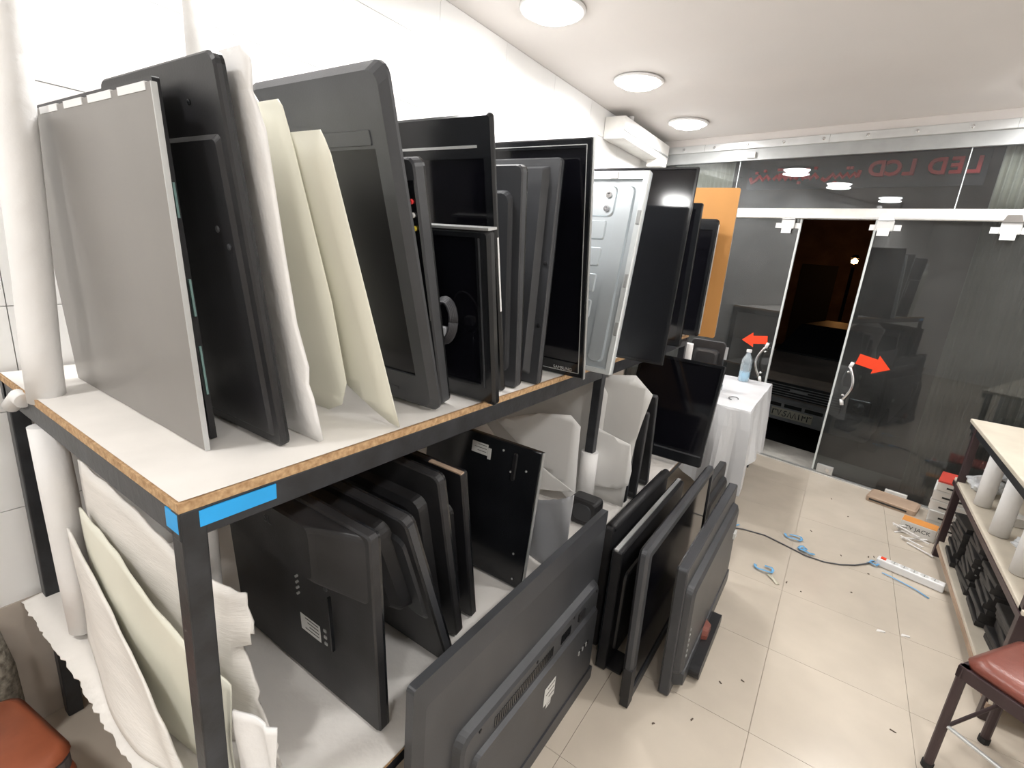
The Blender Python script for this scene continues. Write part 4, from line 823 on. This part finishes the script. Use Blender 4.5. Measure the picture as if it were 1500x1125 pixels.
ribbon('tape_scrap', 'greenish tape scrap beside the twisted blue strap', [(1.60, 2.80, 0.004), (1.63, 2.77, 0.006), (1.655, 2.735, 0.004)], 0.022, M_GATE, 'scrap')
deb = [(1.853, 4.187), (1.96, 3.943), (1.761, 3.523), (2.069, 3.422), (2.097, 3.446), (1.985, 2.936), (1.692, 2.794), (1.763, 2.755), (1.931, 3.32), (2.065, 3.207), (1.391, 1.514), (1.548, 1.863), (2.12, 2.05), (1.62, 1.93), (1.50, 1.62)]
for i, (x, y) in enumerate(deb):
    rnd = random.Random(50 + i); mb = MB(); L = rnd.uniform(0.004, 0.012); W = rnd.uniform(0.002, 0.004)
    mb.loft([[(-L, -W, 0), (L, -W * 0.6, 0), (L * 0.8, W, 0), (-L * 0.7, W * 0.8, 0)], [(-L * 0.8, -W * 0.6, 0.003), (L * 0.7, -W * 0.4, 0.004), (L * 0.5, W * 0.6, 0.003), (-L * 0.5, W * 0.5, 0.004)]])
    o = mb.build('floor_crumb', M_DEB); o.location = (x, y, 0.0005); o.rotation_euler = (0, 0, rnd.uniform(0, 3))
    tag(o, 'tiny dark crumb of debris on the cream floor tiles', 'debris', 'dark crumbs on the floor')
for (x, y, lb_) in ((2.104, 2.678, 'pale torn paper scrap on the tiles before the workbench'), (2.201, 2.719, 'small white paper chip right of the torn scrap')):
    o = MB().loft([[(-0.022, -0.006, 0), (0.018, -0.008, 0), (0.022, 0.005, 0), (-0.012, 0.009, 0)], [(-0.02, -0.004, 0.002), (0.014, -0.007, 0.006), (0.02, 0.004, 0.003), (-0.012, 0.007, 0.005)]]).build('paper_scrap', M_DEBW); o.location = (x, y, 0.0005); o.rotation_euler = (0, 0, 0.4)
    tag(o, lb_, 'scrap')
# shutter box and conduit high on the left wall by the glass
sb = empty('shutter_box', 'white boxed shutter housing high on the left wall beside the glass front', 'housing')
MB().box(XW + 0.003, -0.06, 3.9, 5.0, 2.50, 2.66).build('box', M_WMET, sb, bevel=0.006)
MB().box(-0.062, -0.054, 3.9, 5.0, 2.555, 2.566).build('seam', M_ALUD, sb)
MB().cyl((-0.12, 4.15, 2.66), (-0.12, 4.15, ZC - 0.001), 0.02).build('conduit', M_STRIP, sb)
MB().box(-0.16, -0.02, 4.72, 4.86, 2.44, 2.52).build('bracket', M_WMET, sb)
hk = tag(MB().tube([(XW, 2.39, 2.315), (XW + 0.02, 2.39, 2.312), (XW + 0.026, 2.39, 2.295), (XW + 0.02, 2.39, 2.28)], 0.006, 8).build('wall_hook', M_DEB, None, smooth=True), 'small dark hook on the bare white wall above the screens', 'hook')

# ------------------------------------------------------------------ the street outside
GZ = -0.5
tag(MB().prism([(-12, 4.9), (14, 4.0), (14, 22), (-12, 22)], GZ - 0.1, GZ, 'z').build('ground', M_ASPH), kind='structure')
car = empty('parked_car', 'dull brown car parked nose-on outside the glass door', 'car', SFM @ Matrix.Translation((-1.06, 2.1, GZ)))
def cl_(y, w_, z0, z1, r=0.06): return [(p[0], y, p[2]) for p in rr(-w_, z0, w_, z1, r, 0)]
MB().loft([cl_(0.06, 0.74, 0.34, 0.80), cl_(0.12, 0.79, 0.30, 0.86), cl_(0.6, 0.81, 0.28, 0.93), cl_(1.25, 0.82, 0.28, 0.98), cl_(1.9, 0.82, 0.28, 0.98), cl_(3.9, 0.80, 0.28, 0.96), cl_(4.1, 0.75, 0.34, 0.85)]).build('body', M_CAR, car, smooth=False, bevel=0.01)
MB().loft([cl_(1.2, 0.72, 0.95, 1.0, 0.02), cl_(1.75, 0.62, 0.95, 1.38, 0.06), cl_(3.0, 0.60, 0.95, 1.38, 0.06), cl_(3.6, 0.70, 0.95, 1.0, 0.02)]).build('cabin', M_CARD2, car)
gr = MB().box(-0.50, 0.50, 0.03, 0.10, 0.58, 0.76).build('grille', M_CARD2, car, bevel=0.006)
for k in range(5): MB().box(-0.49, 0.49, 0.022, 0.034, 0.60 + 0.031 * k, 0.608 + 0.031 * k).build('grille_bar', M_BUMP, gr)
MB().box(-0.10, 0.10, 0.012, 0.03, 0.665, 0.70).build('badge', M_BUMP, gr, bevel=0.004)
for s in (-1, 1):
    h_ = MB().box(s * 0.52, s * 0.75, 0.02, 0.09, 0.57, 0.76).build('headlight', M_CHROME, car, bevel=0.015)
    MB().lathe([(0.06, 0), (0.055, 0.01), (0.001, 0.02)], n=16).build('reflector', M_CHROME, h_).matrix_local = Matrix.Translation((s * 0.635, 0.02, 0.665)) @ Matrix.Rotation(R(90), 4, 'X')
    for y in (0.75, 3.2): MB().cyl((s * 0.66, y, 0.29), (s * 0.83, y, 0.29), 0.29, n=28).build('wheel', M_TYRE, car)
bu = MB().loft([cl_(-0.06, 0.72, 0.30, 0.54, 0.04), cl_(0.0, 0.80, 0.28, 0.56, 0.04), cl_(0.12, 0.81, 0.28, 0.56, 0.04)]).build('bumper', M_BUMP, car)
MB().box(-0.78, 0.78, -0.066, -0.05, 0.525, 0.54).build('bumper_trim', M_ALUD, bu)
for k in range(3): MB().box(-0.34 + 0.235 * k, -0.14 + 0.235 * k, -0.064, -0.05, 0.47, 0.515).build('slot', M_INK, bu, bevel=0.004)
pl = MB().box(-0.235, 0.235, -0.085, -0.07, 0.345, 0.455).build('number_plate', M_PLATE, bu, bevel=0.003)
pm = MB(); ZP = 0.365
def stroke(pts, x0): pm.tube([(x0 + a * 0.042, -0.087, ZP + b * 0.07) for a, b in pts], 0.0052, 6)
three = [(0, 0), (0, 1), (0.25, 0.75), (0.5, 1), (0.75, 0.75), (1, 1)]; seven = [(0, 1), (0.5, 0), (1, 1)]; eight = [(0, 0), (0.5, 1), (1, 0)]; one = [(0.4, 1), (0.5, 0)]
ye = [(1, 1), (0.4, 0.95), (0.2, 0.65), (0.8, 0.45), (0.75, 0.1), (0.1, 0.0), (-0.15, 0.3)]; four = [(0, 0), (0, 0.95), (0.45, 0.7), (0.85, 0.9), (0.25, 0.62), (0.9, 0.55)]
for g, x0 in ((three, -0.215), (seven, -0.16), (ye, -0.095), (eight, -0.038), (eight, 0.017), (one, 0.07), (four, 0.128), (three, 0.182)): stroke(g, x0)
pm.build('plate_characters', M_INK, pl)
fb = tag(MB().box(-6, 9, 17, 18, GZ, 5.5).build('far_building', M_BRICK), 'dim building wall across the dark street', 'building')
MB().box(0.3, 1.2, 16.95, 17.0, GZ, 1.9).build('doorway', M_INK, fb)
lp = empty('street_lamp', 'orange street lamp glowing far across the dark street', 'lamp', Matrix.Translation((1.55, 14.0, GZ)))
MB().cyl((0, 0, 0), (0, 0, 2.35), 0.035).build('pole', M_STEEL, lp)
MB().lathe([(0.001, 2.42), (0.06, 2.44), (0.07, 2.50), (0.001, 2.56)], n=14).build('bulb', M_SODIUM, lp, smooth=True)
MB().lathe([(0.09, 2.55), (0.05, 2.62), (0.001, 2.63)], n=14).build('hood', M_STEEL, lp)
pd = bpy.data.lights.new('lamp_light', 'POINT'); pd.energy = 14; pd.color = (1.0, 0.42, 0.12); pd.shadow_soft_size = 0.08
po = bpy.data.objects.new('lamp_light', pd); COL.objects.link(po); po.parent = lp; po.location = (0, 0.15, 2.40)
